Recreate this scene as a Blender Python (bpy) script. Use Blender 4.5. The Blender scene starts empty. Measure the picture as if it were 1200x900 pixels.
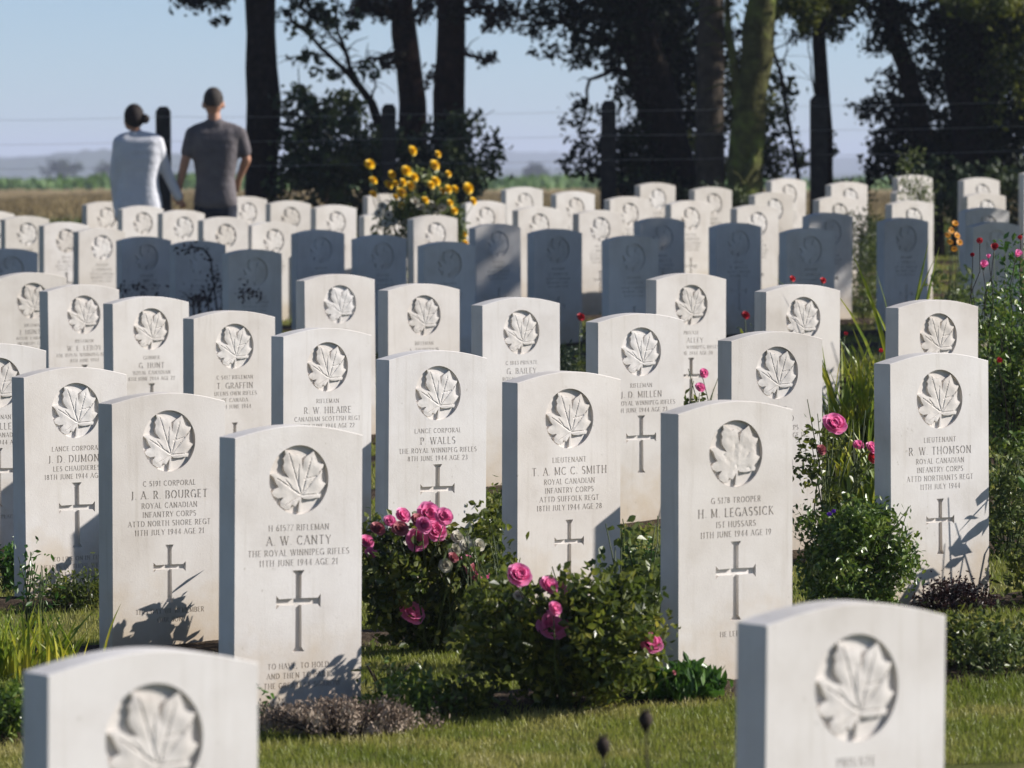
import bpy, bmesh, math, random
import numpy as np
from mathutils import Vector, Matrix, geometry
random.seed(7); rng = np.random.default_rng(11)
S = bpy.context.scene; COL = S.collection
PI = math.pi; R = math.radians
CZ = 1.65; F = 6000.0
def P(x, y, D): return Vector(((x-600)/F*D, D, CZ+(200-y)/F*D))

# ------------------------------------------------------------------ helpers
def link(name, me, mat=None, parent=None, loc=None):
    o = bpy.data.objects.new(name, me); COL.objects.link(o)
    if me is not None and mat is not None and len(me.materials) == 0: me.materials.append(mat)
    if parent is not None: o.parent = parent
    if loc is not None: o.location = loc
    return o
def tag(o, label=None, cat=None, group=None, kind=None):
    if label: o['label'] = label
    if cat: o['category'] = cat
    if group: o['group'] = group
    if kind: o['kind'] = kind
    return o
def empty(name, loc, rz=0, **k):
    o = bpy.data.objects.new(name, None); COL.objects.link(o); o.location = loc; o.rotation_euler = (0, 0, rz)
    o.empty_display_size = .1
    return tag(o, **k)
def mesh(name, v, f, smooth=False):
    me = bpy.data.meshes.new(name)
    me.from_pydata([tuple(p) for p in (v.tolist() if isinstance(v, np.ndarray) else v)], [], f.tolist() if isinstance(f, np.ndarray) else f)
    if smooth:
        me.polygons.foreach_set('use_smooth', [True]*len(me.polygons))
    me.update(); return me
class MB:
    def __init__(s): s.v = []; s.f = []
    def add(s, v, f):
        n = len(s.v); s.v += [tuple(p) for p in v]; s.f += [tuple(i+n for i in q) for q in f]
    def tube(s, pts, rad, seg=10, wob=0, caps=True):
        pts = [Vector(p) for p in pts]; vs = []; fs = []; prev = None
        for i, p in enumerate(pts):
            d = (pts[min(i+1, len(pts)-1)]-pts[max(i-1, 0)]).normalized()
            a = d.orthogonal().normalized() if prev is None else (prev-d*prev.dot(d)).normalized()
            prev = a; b = d.cross(a)
            r = rad[i] if isinstance(rad, (list, tuple)) else rad
            for k in range(seg):
                t = 2*PI*k/seg; rr = r*(1+wob*random.uniform(-1, 1))
                vs.append(p+(a*math.cos(t)+b*math.sin(t))*rr)
        for i in range(len(pts)-1):
            for k in range(seg):
                fs.append((i*seg+k, i*seg+(k+1) % seg, (i+1)*seg+(k+1) % seg, (i+1)*seg+k))
        if caps:
            fs.append(tuple(range(seg))[::-1]); fs.append(tuple((len(pts)-1)*seg+k for k in range(seg)))
        s.add(vs, fs)
    def capsule(s, p0, p1, r0, r1, flat=1.0, seg=14, axis=Vector((0, 1, 0))):
        """tapered limb with round ends; flat squashes it along axis"""
        p0 = Vector(p0); p1 = Vector(p1); d = p1-p0; L = d.length
        d = d.normalized() if L > 1e-6 else Vector((0, 0, 1))
        b = (axis-d*axis.dot(d)).normalized(); a = b.cross(d)
        vs = []; fs = []; rings = []
        for k in range(1, 5): rings.append((p0-d*r0*math.cos(k*PI/8), r0*math.sin(k*PI/8)))
        for k in range(1, 4): t = k/4; rings.append((p0+d*L*t, r0+(r1-r0)*t))
        for k in range(4, 0, -1): rings.append((p1+d*r1*math.cos(k*PI/8), r1*math.sin(k*PI/8)))
        vs.append(p0-d*r0)
        for c, r in rings:
            for k in range(seg):
                t = 2*PI*k/seg; vs.append(c+a*r*math.cos(t)+b*r*flat*math.sin(t))
        vs.append(p1+d*r1); n = len(vs)-1
        for k in range(seg): fs.append((0, 1+(k+1) % seg, 1+k))
        for i in range(len(rings)-1):
            for k in range(seg):
                fs.append((1+i*seg+k, 1+i*seg+(k+1) % seg, 1+(i+1)*seg+(k+1) % seg, 1+(i+1)*seg+k))
        q = 1+(len(rings)-1)*seg
        for k in range(seg): fs.append((q+k, q+(k+1) % seg, n))
        s.add(vs, fs)
    def ball(s, c, r, seg=12, scale=(1, 1, 1)):
        vs = []; fs = []; n = seg//2
        c = Vector(c)
        vs.append(c+Vector((0, 0, -r*scale[2])))
        for i in range(1, n):
            ph = PI*i/n-PI/2
            for k in range(seg):
                t = 2*PI*k/seg
                vs.append(c+Vector((r*scale[0]*math.cos(ph)*math.cos(t), r*scale[1]*math.cos(ph)*math.sin(t), r*scale[2]*math.sin(ph))))
        vs.append(c+Vector((0, 0, r*scale[2]))); m = len(vs)-1
        for k in range(seg): fs.append((0, 1+(k+1) % seg, 1+k)); fs.append((1+(n-2)*seg+k, 1+(n-2)*seg+(k+1) % seg, m))
        for i in range(n-2):
            for k in range(seg):
                fs.append((1+i*seg+k, 1+i*seg+(k+1) % seg, 1+(i+1)*seg+(k+1) % seg, 1+(i+1)*seg+k))
        s.add(vs, fs)
    def mesh(s, name, smooth=True): return mesh(name, s.v, s.f, smooth)
    def build(s, name, mat, parent=None, smooth=True): return link(name, s.mesh(name, smooth), mat, parent)
def remeshed(mb, name, mat, parent, voxel=.012, smooth=6):
    """voxel union of overlapping limbs into one continuous skin"""
    tmp = link('tmp', mb.mesh('tmp', False))
    m = tmp.modifiers.new('r', 'REMESH'); m.mode = 'VOXEL'; m.voxel_size = voxel; m.use_smooth_shade = True
    m = tmp.modifiers.new('s', 'SMOOTH'); m.iterations = smooth; m.factor = .5
    dg = bpy.context.evaluated_depsgraph_get()
    me = bpy.data.meshes.new_from_object(tmp.evaluated_get(dg)); me.name = name
    bpy.data.objects.remove(tmp)
    return link(name, me, mat, parent)

# ------------------------------------------------------------------ materials
def newmat(name):
    m = bpy.data.materials.new(name); m.use_nodes = True; nt = m.node_tree
    b = nt.nodes['Principled BSDF']; return m, nt, b
def N(nt, t, **k):
    n = nt.nodes.new(t)
    for a, v in k.items(): setattr(n, a, v)
    return n
def ramp(nt, fac, stops):
    r = N(nt, 'ShaderNodeValToRGB'); e = r.color_ramp.elements
    while len(e) < len(stops): e.new(.5)
    for q, (p, c) in zip(e, stops): q.position = p; q.color = (*c, 1)
    nt.links.new(fac, r.inputs[0]); return r.outputs[0]
def noise(nt, scale, detail=4, rough=.6, coord='Object', vec=None):
    n = N(nt, 'ShaderNodeTexNoise'); n.inputs['Scale'].default_value = scale; n.inputs['Detail'].default_value = detail
    n.inputs['Roughness'].default_value = rough
    if vec is None: vec = N(nt, 'ShaderNodeTexCoord').outputs[coord]
    nt.links.new(vec, n.inputs['Vector']); return n.outputs['Fac']
def simple(name, stops, scale=20, rough=.8, bump=0, bscale=None, spec=.3, detail=4):
    m, nt, b = newmat(name)
    nt.links.new(ramp(nt, noise(nt, scale, detail), stops), b.inputs['Base Color'])
    b.inputs['Roughness'].default_value = rough; b.inputs['Specular IOR Level'].default_value = spec
    if bump:
        bp = N(nt, 'ShaderNodeBump'); bp.inputs['Strength'].default_value = 1; bp.inputs['Distance'].default_value = bump
        nt.links.new(noise(nt, bscale or scale*2, 6), bp.inputs['Height']); nt.links.new(bp.outputs[0], b.inputs['Normal'])
    return m
def leafmat(name, stops, scale=25, rough=.42, trans=.35, spec=.5):
    m, nt, b = newmat(name)
    c = ramp(nt, noise(nt, scale, 2, .5), stops)
    nt.links.new(c, b.inputs['Base Color']); b.inputs['Roughness'].default_value = rough; b.inputs['Specular IOR Level'].default_value = spec
    tr = N(nt, 'ShaderNodeBsdfTranslucent'); nt.links.new(c, tr.inputs['Color'])
    mx = N(nt, 'ShaderNodeMixShader'); mx.inputs[0].default_value = trans
    nt.links.new(b.outputs[0], mx.inputs[1]); nt.links.new(tr.outputs[0], mx.inputs[2])
    nt.links.new(mx.outputs[0], nt.nodes['Material Output'].inputs['Surface']); return m
def stone_mat(name, dirt):
    m, nt, b = newmat(name); L = nt.links.new
    tc = N(nt, 'ShaderNodeTexCoord'); oi = N(nt, 'ShaderNodeObjectInfo')
    ad = N(nt, 'ShaderNodeVectorMath', operation='ADD'); L(tc.outputs['Object'], ad.inputs[0])
    mu = N(nt, 'ShaderNodeMath', operation='MULTIPLY'); L(oi.outputs['Random'], mu.inputs[0]); mu.inputs[1].default_value = 37
    L(mu.outputs[0], ad.inputs[1]); v = ad.outputs[0]
    c = ramp(nt, noise(nt, 5, 7, .6, vec=v), [(.28, (.585, .55, .515)), (.42, (.66, .628, .60)), (.58, (.71, .682, .658)), (.75, (.74, .715, .69))])
    # ochre damp stain creeping up from the soil, with an uneven edge
    sp = N(nt, 'ShaderNodeSeparateXYZ'); L(tc.outputs['Object'], sp.inputs[0])
    n2 = noise(nt, 9, 5, .65, vec=v)
    a = N(nt, 'ShaderNodeMath', operation='MULTIPLY_ADD'); L(n2, a.inputs[0]); a.inputs[1].default_value = -.45; L(sp.outputs[2], a.inputs[2])
    mr = N(nt, 'ShaderNodeMapRange'); L(a.outputs[0], mr.inputs[0]); mr.inputs[1].default_value = -.25; mr.inputs[2].default_value = .03; mr.inputs[3].default_value = dirt; mr.inputs[4].default_value = 0
    mx = N(nt, 'ShaderNodeMix', data_type='RGBA'); L(mr.outputs[0], mx.inputs[0]); L(c, mx.inputs[6]); mx.inputs[7].default_value = (.52, .40, .25, 1)
    # thin vertical rain streaks and specks of lichen
    mp = N(nt, 'ShaderNodeMapping'); L(v, mp.inputs[0]); mp.inputs['Scale'].default_value = (30, 30, 1.6)
    st = noise(nt, 1.5, 4, .6, vec=mp.outputs[0]); 
    mr2 = N(nt, 'ShaderNodeMapRange'); L(st, mr2.inputs[0]); mr2.inputs[1].default_value = .56; mr2.inputs[2].default_value = .8; mr2.inputs[3].default_value = 0; mr2.inputs[4].default_value = .45
    mx2 = N(nt, 'ShaderNodeMix', data_type='RGBA'); L(mr2.outputs[0], mx2.inputs[0]); L(mx.outputs[2], mx2.inputs[6]); mx2.inputs[7].default_value = (.48, .44, .38, 1)
    sk = noise(nt, 70, 3, .5, vec=v)
    mr3 = N(nt, 'ShaderNodeMapRange'); L(sk, mr3.inputs[0]); mr3.inputs[1].default_value = .70; mr3.inputs[2].default_value = .76; mr3.inputs[3].default_value = 0; mr3.inputs[4].default_value = .5
    mx3 = N(nt, 'ShaderNodeMix', data_type='RGBA'); L(mr3.outputs[0], mx3.inputs[0]); L(mx2.outputs[2], mx3.inputs[6]); mx3.inputs[7].default_value = (.36, .33, .27, 1)
    rv = ramp(nt, oi.outputs['Random'], [(0, (.90, .885, .86)), (.35, (1, .985, .965)), (.7, (1, 1, 1)), (1, (.95, .95, .945))])
    big = ramp(nt, noise(nt, 2.3, 3, .5, vec=v), [(.35, (.93, .915, .89)), (.6, (1, 1, 1))])
    m4 = N(nt, 'ShaderNodeMix', data_type='RGBA', blend_type='MULTIPLY'); m4.inputs[0].default_value = 1; L(mx3.outputs[2], m4.inputs[6]); L(rv, m4.inputs[7])
    m5 = N(nt, 'ShaderNodeMix', data_type='RGBA', blend_type='MULTIPLY'); m5.inputs[0].default_value = 1; L(m4.outputs[2], m5.inputs[6]); L(big, m5.inputs[7])
    L(m5.outputs[2], b.inputs['Base Color']); b.inputs['Roughness'].default_value = .85; b.inputs['Specular IOR Level'].default_value = .2
    bp = N(nt, 'ShaderNodeBump'); bp.inputs['Distance'].default_value = .0006; L(noise(nt, 160, 6, .7, vec=v), bp.inputs['Height']); L(bp.outputs[0], b.inputs['Normal'])
    return m
M = {}
M['stone'] = stone_mat('weathered_limestone', .68)
M['bark'] = simple('bark', [(.3, (.010, .008, .007)), (.6, (.022, .017, .014)), (.8, (.045, .034, .026))], 14, .95, .03, 22, .1)
M['pinebark'] = simple('pine_bark', [(.3, (.014, .009, .008)), (.6, (.036, .02, .014)), (.8, (.09, .048, .032))], 9, .95, .03, 14, .1)
M['moss'] = simple('mossy_bark', [(.35, (.05, .048, .022)), (.5, (.09, .09, .035)), (.68, (.15, .18, .045))], 5, .95, .02, 20, .1)
M['greybark'] = simple('grey_bark', [(.35, (.05, .042, .034)), (.6, (.085, .07, .055)), (.8, (.14, .12, .095))], 8, .95, .02, 20, .1)
M['post'] = simple('weathered_post', [(.3, (.012, .012, .013)), (.7, (.035, .033, .032))], 12, .9, .006, 30)
M['wire'] = simple('wire', [(.3, (.3, .31, .33)), (.7, (.42, .43, .45))], 12, .6)
M['soil'] = simple('bed_soil', [(.3, (.035, .024, .016)), (.55, (.07, .05, .034)), (.75, (.12, .092, .062))], 24, 1, .02, 40, .1)
M['lawn'] = simple('lawn_thatch', [(.3, (.08, .09, .02)), (.5, (.13, .13, .04)), (.72, (.2, .18, .07))], 7, 1, .015, 90, .1, 8)
M['blade'] = leafmat('grass_blade', [(.3, (.14, .185, .02)), (.48, (.23, .26, .04)), (.6, (.33, .31, .08)), (.76, (.50, .44, .19))], 3.2, .5, .42)
M['rose_leaf'] = leafmat('rose_leaf', [(.3, (.032, .052, .010)), (.5, (.085, .115, .017)), (.62, (.18, .20, .03)), (.76, (.34, .30, .05))], 14, .36, .5, .6)
M['box_leaf'] = leafmat('box_leaf', [(.3, (.045, .085, .014)), (.5, (.10, .17, .024)), (.68, (.23, .28, .045))], 22, .36, .3, .6)
M['pale_leaf'] = leafmat('pale_leaf', [(.3, (.05, .085, .02)), (.5, (.11, .15, .035)), (.72, (.22, .24, .06))], 16, .4, .35)
M['lush_leaf'] = leafmat('lush_leaf', [(.3, (.03, .08, .012)), (.55, (.065, .15, .02)), (.75, (.12, .21, .035))], 22, .35, .3)
M['sword_leaf'] = leafmat('sword_leaf', [(.3, (.08, .14, .014)), (.46, (.20, .27, .025)), (.6, (.42, .42, .04)), (.76, (.62, .45, .05))], 7, .4, .35)
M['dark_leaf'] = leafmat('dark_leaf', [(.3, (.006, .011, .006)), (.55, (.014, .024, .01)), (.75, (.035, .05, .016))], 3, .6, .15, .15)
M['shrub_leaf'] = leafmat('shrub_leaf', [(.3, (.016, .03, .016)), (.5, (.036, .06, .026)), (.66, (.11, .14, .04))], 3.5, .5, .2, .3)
M['top_leaf'] = leafmat('canopy_leaf', [(.3, (.018, .03, .008)), (.5, (.055, .075, .014)), (.64, (.2, .21, .03))], 2.5, .55, .4, .25)  # brightest tone paints sunlit leaves into the canopy colour
M['brown_leaf'] = leafmat('pine_needles', [(.3, (.012, .012, .007)), (.55, (.03, .022, .012)), (.75, (.09, .045, .02))], 4, .6, .2, .2)
M['maroon_leaf'] = leafmat('maroon_leaf', [(.3, (.02, .008, .009)), (.55, (.05, .016, .016)), (.75, (.05, .07, .02))], 18, .45, .25)
M['heather'] = leafmat('dried_heather', [(.3, (.12, .09, .07)), (.5, (.28, .215, .165)), (.7, (.48, .40, .32))], 18, .9, .15, .1)
M['stem'] = simple('green_stem', [(.3, (.045, .07, .02)), (.7, (.09, .11, .035))], 20, .6)
M['twig'] = simple('dark_twig', [(.3, (.02, .014, .012)), (.7, (.05, .035, .026))], 20, .9)
M['pink'] = leafmat('pink_petal', [(.3, (.86, .13, .40)), (.5, (.94, .28, .56)), (.68, (.96, .58, .76))], 30, .5, .45)
M['palepink'] = leafmat('faded_petal', [(.3, (.42, .07, .12)), (.55, (.55, .2, .22)), (.75, (.7, .4, .36))], 40, .6, .3)
M['red'] = leafmat('red_petal', [(.3, (.30, .01, .02)), (.7, (.55, .03, .05))], 30, .5, .25)
M['coral'] = leafmat('coral_petal', [(.3, (.6, .04, .04)), (.7, (.78, .10, .12))], 30, .5, .25)
M['yellow'] = leafmat('yellow_petal', [(.3, (.88, .56, .006)), (.7, (.95, .70, .015))], 30, .5, .3)
M['orange'] = leafmat('orange_petal', [(.3, (.75, .28, .01)), (.7, (.85, .45, .02))], 30, .5, .3)
M['white'] = leafmat('cream_petal', [(.3, (.55, .52, .42)), (.7, (.75, .72, .62))], 30, .5, .3)
M['purple'] = leafmat('purple_petal', [(.3, (.16, .02, .42)), (.7, (.25, .04, .6))], 30, .5, .3)
M['brown'] = simple('flower_heart', [(.3, (.05, .025, .008)), (.7, (.12, .06, .015))], 60, .9)
M['bud'] = simple('withered_bud', [(.3, (.015, .011, .010)), (.7, (.05, .035, .028))], 60, .9)
M['skin'] = simple('skin', [(.3, (.40, .20, .13)), (.7, (.50, .27, .18))], 9, .55, spec=.4)
M['hair_dark'] = simple('dark_hair', [(.3, (.005, .003, .003)), (.7, (.02, .010, .008))], 40, .75, .004, 90)
M['hair_grey'] = simple('cropped_hair', [(.3, (.015, .012, .011)), (.7, (.075, .062, .055))], 60, .8, .003, 120)
M['cardigan'] = simple('pale_knit', [(.3, (.60, .61, .66)), (.7, (.70, .71, .76))], 6, .95, .022, 8, .1, 2)
M['shirt'] = simple('taupe_cotton', [(.3, (.11, .10, .108)), (.7, (.165, .15, .157))], 6, .9, .03, 7, .1, 2)
M['denim'] = simple('dark_trousers', [(.3, (.012, .015, .025)), (.7, (.03, .036, .055))], 10, .9, .004, 12)
M['shoe'] = simple('shoe', [(.3, (.02, .015, .012)), (.7, (.05, .04, .03))], 10, .6)

# ------------------------------------------------------------------ headstone list: (X, Y, base z relative to lens, shade)
ST = dict(BL=(-.621,8.49,-1.608),BR=(.572,8.94,-1.567),Can=(-.607,13.95,-1.506),Leg=(.606,14.4,-1.459),Bou=(-1.078,15.77,-1.496),Dur=(-1.511,17.54,-1.485),
far=(-1.964,19.33,-1.464),a=(-2.546,27.01,-1.349),b=(-2.125,25.24,-1.373),c=(-1.658,23.27,-1.383),d=(-1.186,21.46,-1.399),e=(-.73,19.56,-1.413),
f=(-.284,17.76,-1.435),g=(.156,16.17,-1.446),Th=(1.354,16.44,-1.397),h=(1.677,20.43,-1.327),i=(.928,18.38,-1.389),j=(1.238,22.24,-1.306),
k=(.813,23.96,-1.292),l=(.478,19.84,-1.365),m=(.018,21.83,-1.352),n=(-.434,23.89,-1.339),o=(-.863,25.2,-1.321),
S1=(-3.441,34.99,-1.344),S2=(-2.627,36.53,-1.282),S3=(-2.211,35.95,-1.304),S4=(-1.697,33.45,-1.326),S5=(-1.397,36.97,-1.238),S6=(-.916,35.35,-1.255),
S7=(-.438,33.92,-1.282),S8=(-.118,37.29,-1.198),S9=(.296,35.55,-1.216),S10=(.789,34.05,-1.244),S11=(1.077,37.34,-1.155),S12=(1.574,36.11,-1.18),
S13=(1.973,34.21,-1.195),S14=(2.301,37.46,-1.119),S15=(2.746,36.01,-1.143),S16=(3.409,36.96,-1.078),S17=(3.188,33.94,-1.152),
L1=(-4.445,43.76,-1.156),L2=(-3.989,41.94,-1.183),L3=(-3.525,40.26,-1.216),L4=(-3.117,38.62,-1.244),L5=(-3.626,45.59,-1.087),L6=(-3.153,43.49,-1.11),
L7=(-2.747,42.48,-1.139),L8=(-2.237,39.6,-1.169),L9=(-1.887,40.01,-1.213),L10=(-2.391,45.91,-1.043),L11=(-1.918,43.85,-1.069),L12=(-1.494,42.79,-1.098),
L13=(-1.018,40.27,-1.142),L14=(-1.135,45.43,-1.017),L14b=(-.595,38.8,-1.149),L15=(-.243,42.95,-1.064),L16=(.092,45.95,-.958),L17=(.195,40.63,-1.097),
L18=(.522,43.98,-.989),L19=(.654,39.38,-1.115),L20=(.955,42.61,-1.026),L21=(1.296,46.58,-.922),L22=(1.433,41.74,-1.056),L23=(1.719,44.37,-.953),
L24=(1.862,39.4,-1.076),L25=(2.165,42.73,-.991),L26=(2.483,46.55,-.883),L27=(2.591,41.0,-1.018),L28=(2.925,44.77,-.91),L29=(3.021,38.99,-1.04),
L30=(3.347,42.9,-.97),L31=(3.646,46.7,-.852),L32=(4.102,45.03,-.873),L33=(3.829,41.59,-.993),L34=(4.795,46.67,-.813))
_p = np.array(list(ST.values())); _A = lambda X, Y: np.stack([np.ones_like(X), X, Y, Y*Y, X*Y], -1)
_c, *_ = np.linalg.lstsq(_A(_p[:, 0], _p[:, 1]), _p[:, 2], rcond=None); _r = _p[:, 2]-_A(_p[:, 0], _p[:, 1])@_c
def G(X, Y):
    """height of the cemetery ground, gently uneven, easing into the flat fields beyond the fence"""
    X = np.asarray(X, float); Y = np.asarray(Y, float); Xc = np.clip(X, -7, 8); Yc = np.clip(Y, 4, 47.5)
    d2 = (Xc[..., None]-_p[:, 0])**2+(Yc[..., None]-_p[:, 1])**2
    w = np.exp(-d2/(2*1.5**2)); z = _A(Xc, Yc)@_c+(w@_r)/(w.sum(-1)+.3)
    t = np.clip((Y-47.5)/9, 0, 1); t = t*t*(3-2*t)
    tx = np.clip((np.abs(X)-7)/12, 0, 1)
    z = z*(1-t)+(-1.05)*t
    return z*(1-tx)+(-1.15)*tx*(1-t)+(-1.05)*tx*t+CZ
def g(x, y): return float(G(x, y))

# ------------------------------------------------------------------ incised lettering: roman capitals from strokes
def arc(cx, cy, rx, ry, a0, a1, n=7):
    return [(cx+rx*math.cos(R(a0+(a1-a0)*i/n)), cy+ry*math.sin(R(a0+(a1-a0)*i/n))) for i in range(n+1)]
GL = {'A': (.72, [[(0, 0), (.36, 1)], [(.36, 1), (.72, 0)], [(.14, .36), (.58, .36)]]),
'B': (.6, [[(.08, 0), (.08, 1)], [(.08, 1)]+arc(.3, .76, .24, .24, 90, -90)+[(.08, .52)], [(.08, .52)]+arc(.32, .26, .26, .26, 90, -90)+[(.08, 0)]]),
'C': (.74, [arc(.42, .5, .38, .5, 48, 312, 10)]), 'D': (.76, [[(.08, 0), (.08, 1)], [(.08, 1)]+arc(.3, .5, .42, .5, 90, -90, 9)+[(.08, 0)]]),
'E': (.55, [[(.08, 0), (.08, 1)], [(.08, 1), (.52, 1)], [(.08, .5), (.44, .5)], [(.08, 0), (.54, 0)]]), 'F': (.52, [[(.08, 0), (.08, 1)], [(.08, 1), (.52, 1)], [(.08, .5), (.44, .5)]]),
'G': (.78, [arc(.42, .5, .38, .5, 48, 330, 10), [(.74, .0), (.74, .42)], [(.5, .42), (.74, .42)]]), 'H': (.76, [[(.08, 0), (.08, 1)], [(.68, 0), (.68, 1)], [(.08, .52), (.68, .52)]]),
'I': (.2, [[(.1, 0), (.1, 1)]]), 'J': (.34, [[(.24, 1), (.24, .1), (.14, -.05), (.02, -.06)]]), 'K': (.66, [[(.08, 0), (.08, 1)], [(.6, 1), (.1, .45)], [(.22, .55), (.66, 0)]]),
'L': (.52, [[(.08, 0), (.08, 1)], [(.08, 0), (.52, 0)]]), 'M': (.88, [[(.08, 0), (.08, 1)], [(.08, 1), (.44, .1)], [(.44, .1), (.8, 1)], [(.8, 0), (.8, 1)]]),
'N': (.76, [[(.08, 0), (.08, 1)], [(.08, 1), (.68, 0)], [(.68, 0), (.68, 1)]]), 'O': (.84, [arc(.42, .5, .38, .5, 0, 360, 14)]),
'P': (.56, [[(.08, 0), (.08, 1)], [(.08, 1)]+arc(.28, .74, .26, .26, 90, -90)+[(.08, .48)]]), 'R': (.64, [[(.08, 0), (.08, 1)], [(.08, 1)]+arc(.28, .74, .26, .26, 90, -90)+[(.08, .48)], [(.26, .5), (.64, 0)]]),
'S': (.54, [arc(.28, .76, .21, .24, 40, 260, 7)+arc(.28, .26, .23, .26, 90, -140, 7)]), 'T': (.68, [[(.34, 0), (.34, 1)], [(.02, 1), (.66, 1)]]),
'U': (.74, [[(.08, 1), (.08, .32)]+arc(.37, .3, .29, .3, 180, 360, 7)+[(.66, 1)]]), 'V': (.7, [[(0, 1), (.35, 0)], [(.35, 0), (.7, 1)]]),
'W': (1.02, [[(0, 1), (.28, 0)], [(.28, 0), (.51, 1)], [(.51, 1), (.76, 0)], [(.76, 0), (1.02, 1)]]), 'X': (.68, [[(0, 1), (.68, 0)], [(0, 0), (.68, 1)]]), 'Y': (.66, [[(0, 1), (.33, .48)], [(.66, 1), (.33, .48)], [(.33, .48), (.33, 0)]]),
'Z': (.62, [[(.04, 1), (.6, 1)], [(.6, 1), (.02, 0)], [(.02, 0), (.62, 0)]]), '.': (.16, [[(.05, .04), (.13, .04)]]), ',': (.16, [[(.1, .06), (.05, -.12)]]),
'0': (.6, [arc(.3, .5, .25, .5, 0, 360, 12)]), '1': (.32, [[(.18, 0), (.18, 1)], [(.18, 1), (.04, .84)]]), '2': (.54, [arc(.26, .74, .22, .26, 160, -30, 6)+[(.04, 0)], [(.04, 0), (.52, 0)]]),
'3': (.52, [arc(.24, .76, .2, .24, 140, -90, 6), arc(.24, .26, .24, .26, 90, -140, 7)]), '4': (.6, [[(.42, 0), (.42, 1)], [(.42, 1), (.02, .3)], [(.02, .3), (.6, .3)]]),
'5': (.52, [[(.1, 1), (.48, 1)], [(.1, 1), (.08, .56)], arc(.24, .3, .24, .3, 110, -140, 7)]), '6': (.56, [arc(.28, .3, .23, .3, 0, 360, 10), [(.05, .34), (.2, .8), (.44, 1)]]),
'7': (.5, [[(.02, 1), (.5, 1)], [(.5, 1), (.18, 0)]]), '8': (.54, [arc(.27, .76, .19, .24, 0, 360, 10), arc(.27, .26, .23, .26, 0, 360, 10)]), '9': (.56, [arc(.28, .7, .23, .3, 0, 360, 10), [(.51, .66), (.38, .2), (.14, 0)]])}
def text_quads(txt, cx, v0, h, maxw):
    """quads (u, v) of one centred line of text"""
    adv = lambda ch: (GL[ch][0]+.26) if ch in GL else .5
    w = sum(adv(c) for c in txt)-.26; k = min(1, maxw/(w*h)); u = cx-w*h*k/2; out = []
    def seg(p, q, t):
        d = Vector((q[0]-p[0], q[1]-p[1])); L = d.length
        if L < 1e-6: return
        d /= L; n = Vector((-d.y, d.x))*t/2; e = d*t*.22
        out.append([(u+(x)*h*k, v0+y*h) for x, y in ((p[0]-n.x-e.x, p[1]-n.y-e.y), (q[0]-n.x+e.x, q[1]-n.y+e.y), (q[0]+n.x+e.x, q[1]+n.y+e.y), (p[0]+n.x-e.x, p[1]+n.y-e.y))])
    for ch in txt:
        if ch in GL:
            for st in GL[ch][1]:
                for p, q in zip(st[:-1], st[1:]):
                    dx, dy = q[0]-p[0], q[1]-p[1]; L = math.hypot(dx, dy)+1e-9
                    s = abs(dy)/L; t = .075+.10*s
                    if len(st) == 2 and dx*dy > 0 and abs(dx) > .05: t = .085
                    seg(p, q, t)
                if len(st) == 2 and abs(st[0][1]-st[1][1]) > .7 and ch not in '.,':
                    for q in st:
                        if q[1] in (0, 1): seg((q[0]-.12, q[1]-(.03 if q[1] else -.03)), (q[0]+.12, q[1]-(.03 if q[1] else -.03)), .06)
        u += adv(ch)*h*k
    return out

# ------------------------------------------------------------------ headstone geometry (front face towards -Y, centred on X, z from the ground)
W_, H_, T_, BUR = .405, .813, .083, .16
RISE = .034; CR = .0945; CCV = H_-.148
def leaf_norm():
    raw = [(456,640),(478,662),(540,668),(600,655),(648,655),(658,622),(640,600),(672,560),(708,505),(668,478),(662,430),(668,350),(690,292),(655,290),(622,272),(605,215),(578,150),(545,178),(505,205),(482,242),(472,345),
           (462,290),(452,200),(420,182),(385,196),(335,168),(278,118),(292,180),(268,222),(280,262),(268,300),(276,350),(330,432),(262,410),(205,374),(128,384),(172,425),(192,480),(222,530),(178,548),(150,588),(168,622),(215,648),(272,640),(238,684),(242,738),(290,772),(338,768),(356,722),(392,742),(418,700)]
    return [((x-425)/300*.985, (455-y)/368*.985) for x, y in raw]
LEAF = [(a*CR, b*CR) for a, b in leaf_norm()]
VEINS = [((.1,-.46),(-.33,.78)),((.1,-.46),(.43,.62)),((.1,-.46),(-.74,.07)),((.1,-.46),(.80,.30)),((.1,-.46),(.72,-.42)),((.1,-.46),(-.5,-.75)),((-.02,-.1),(.02,.45)),((-.25,-.2),(-.45,.02)),((.2,0),(.6,.1))]
def seg_d(p, a, b):
    ax, ay = a; bx, by = b; dx, dy = bx-ax, by-ay
    t = max(0, min(1, ((p[0]-ax)*dx+(p[1]-ay)*dy)/(dx*dx+dy*dy))); return math.hypot(p[0]-ax-dx*t, p[1]-ay-dy*t), t
def poly_in(p, poly):
    c = False; j = len(poly)-1
    for i in range(len(poly)):
        a, b = poly[i], poly[j]
        if (a[1] > p[1]) != (b[1] > p[1]) and p[0] < (b[0]-a[0])*(p[1]-a[1])/(b[1]-a[1])+a[0]: c = not c
        j = i
    return c
DEP = .011
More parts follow.
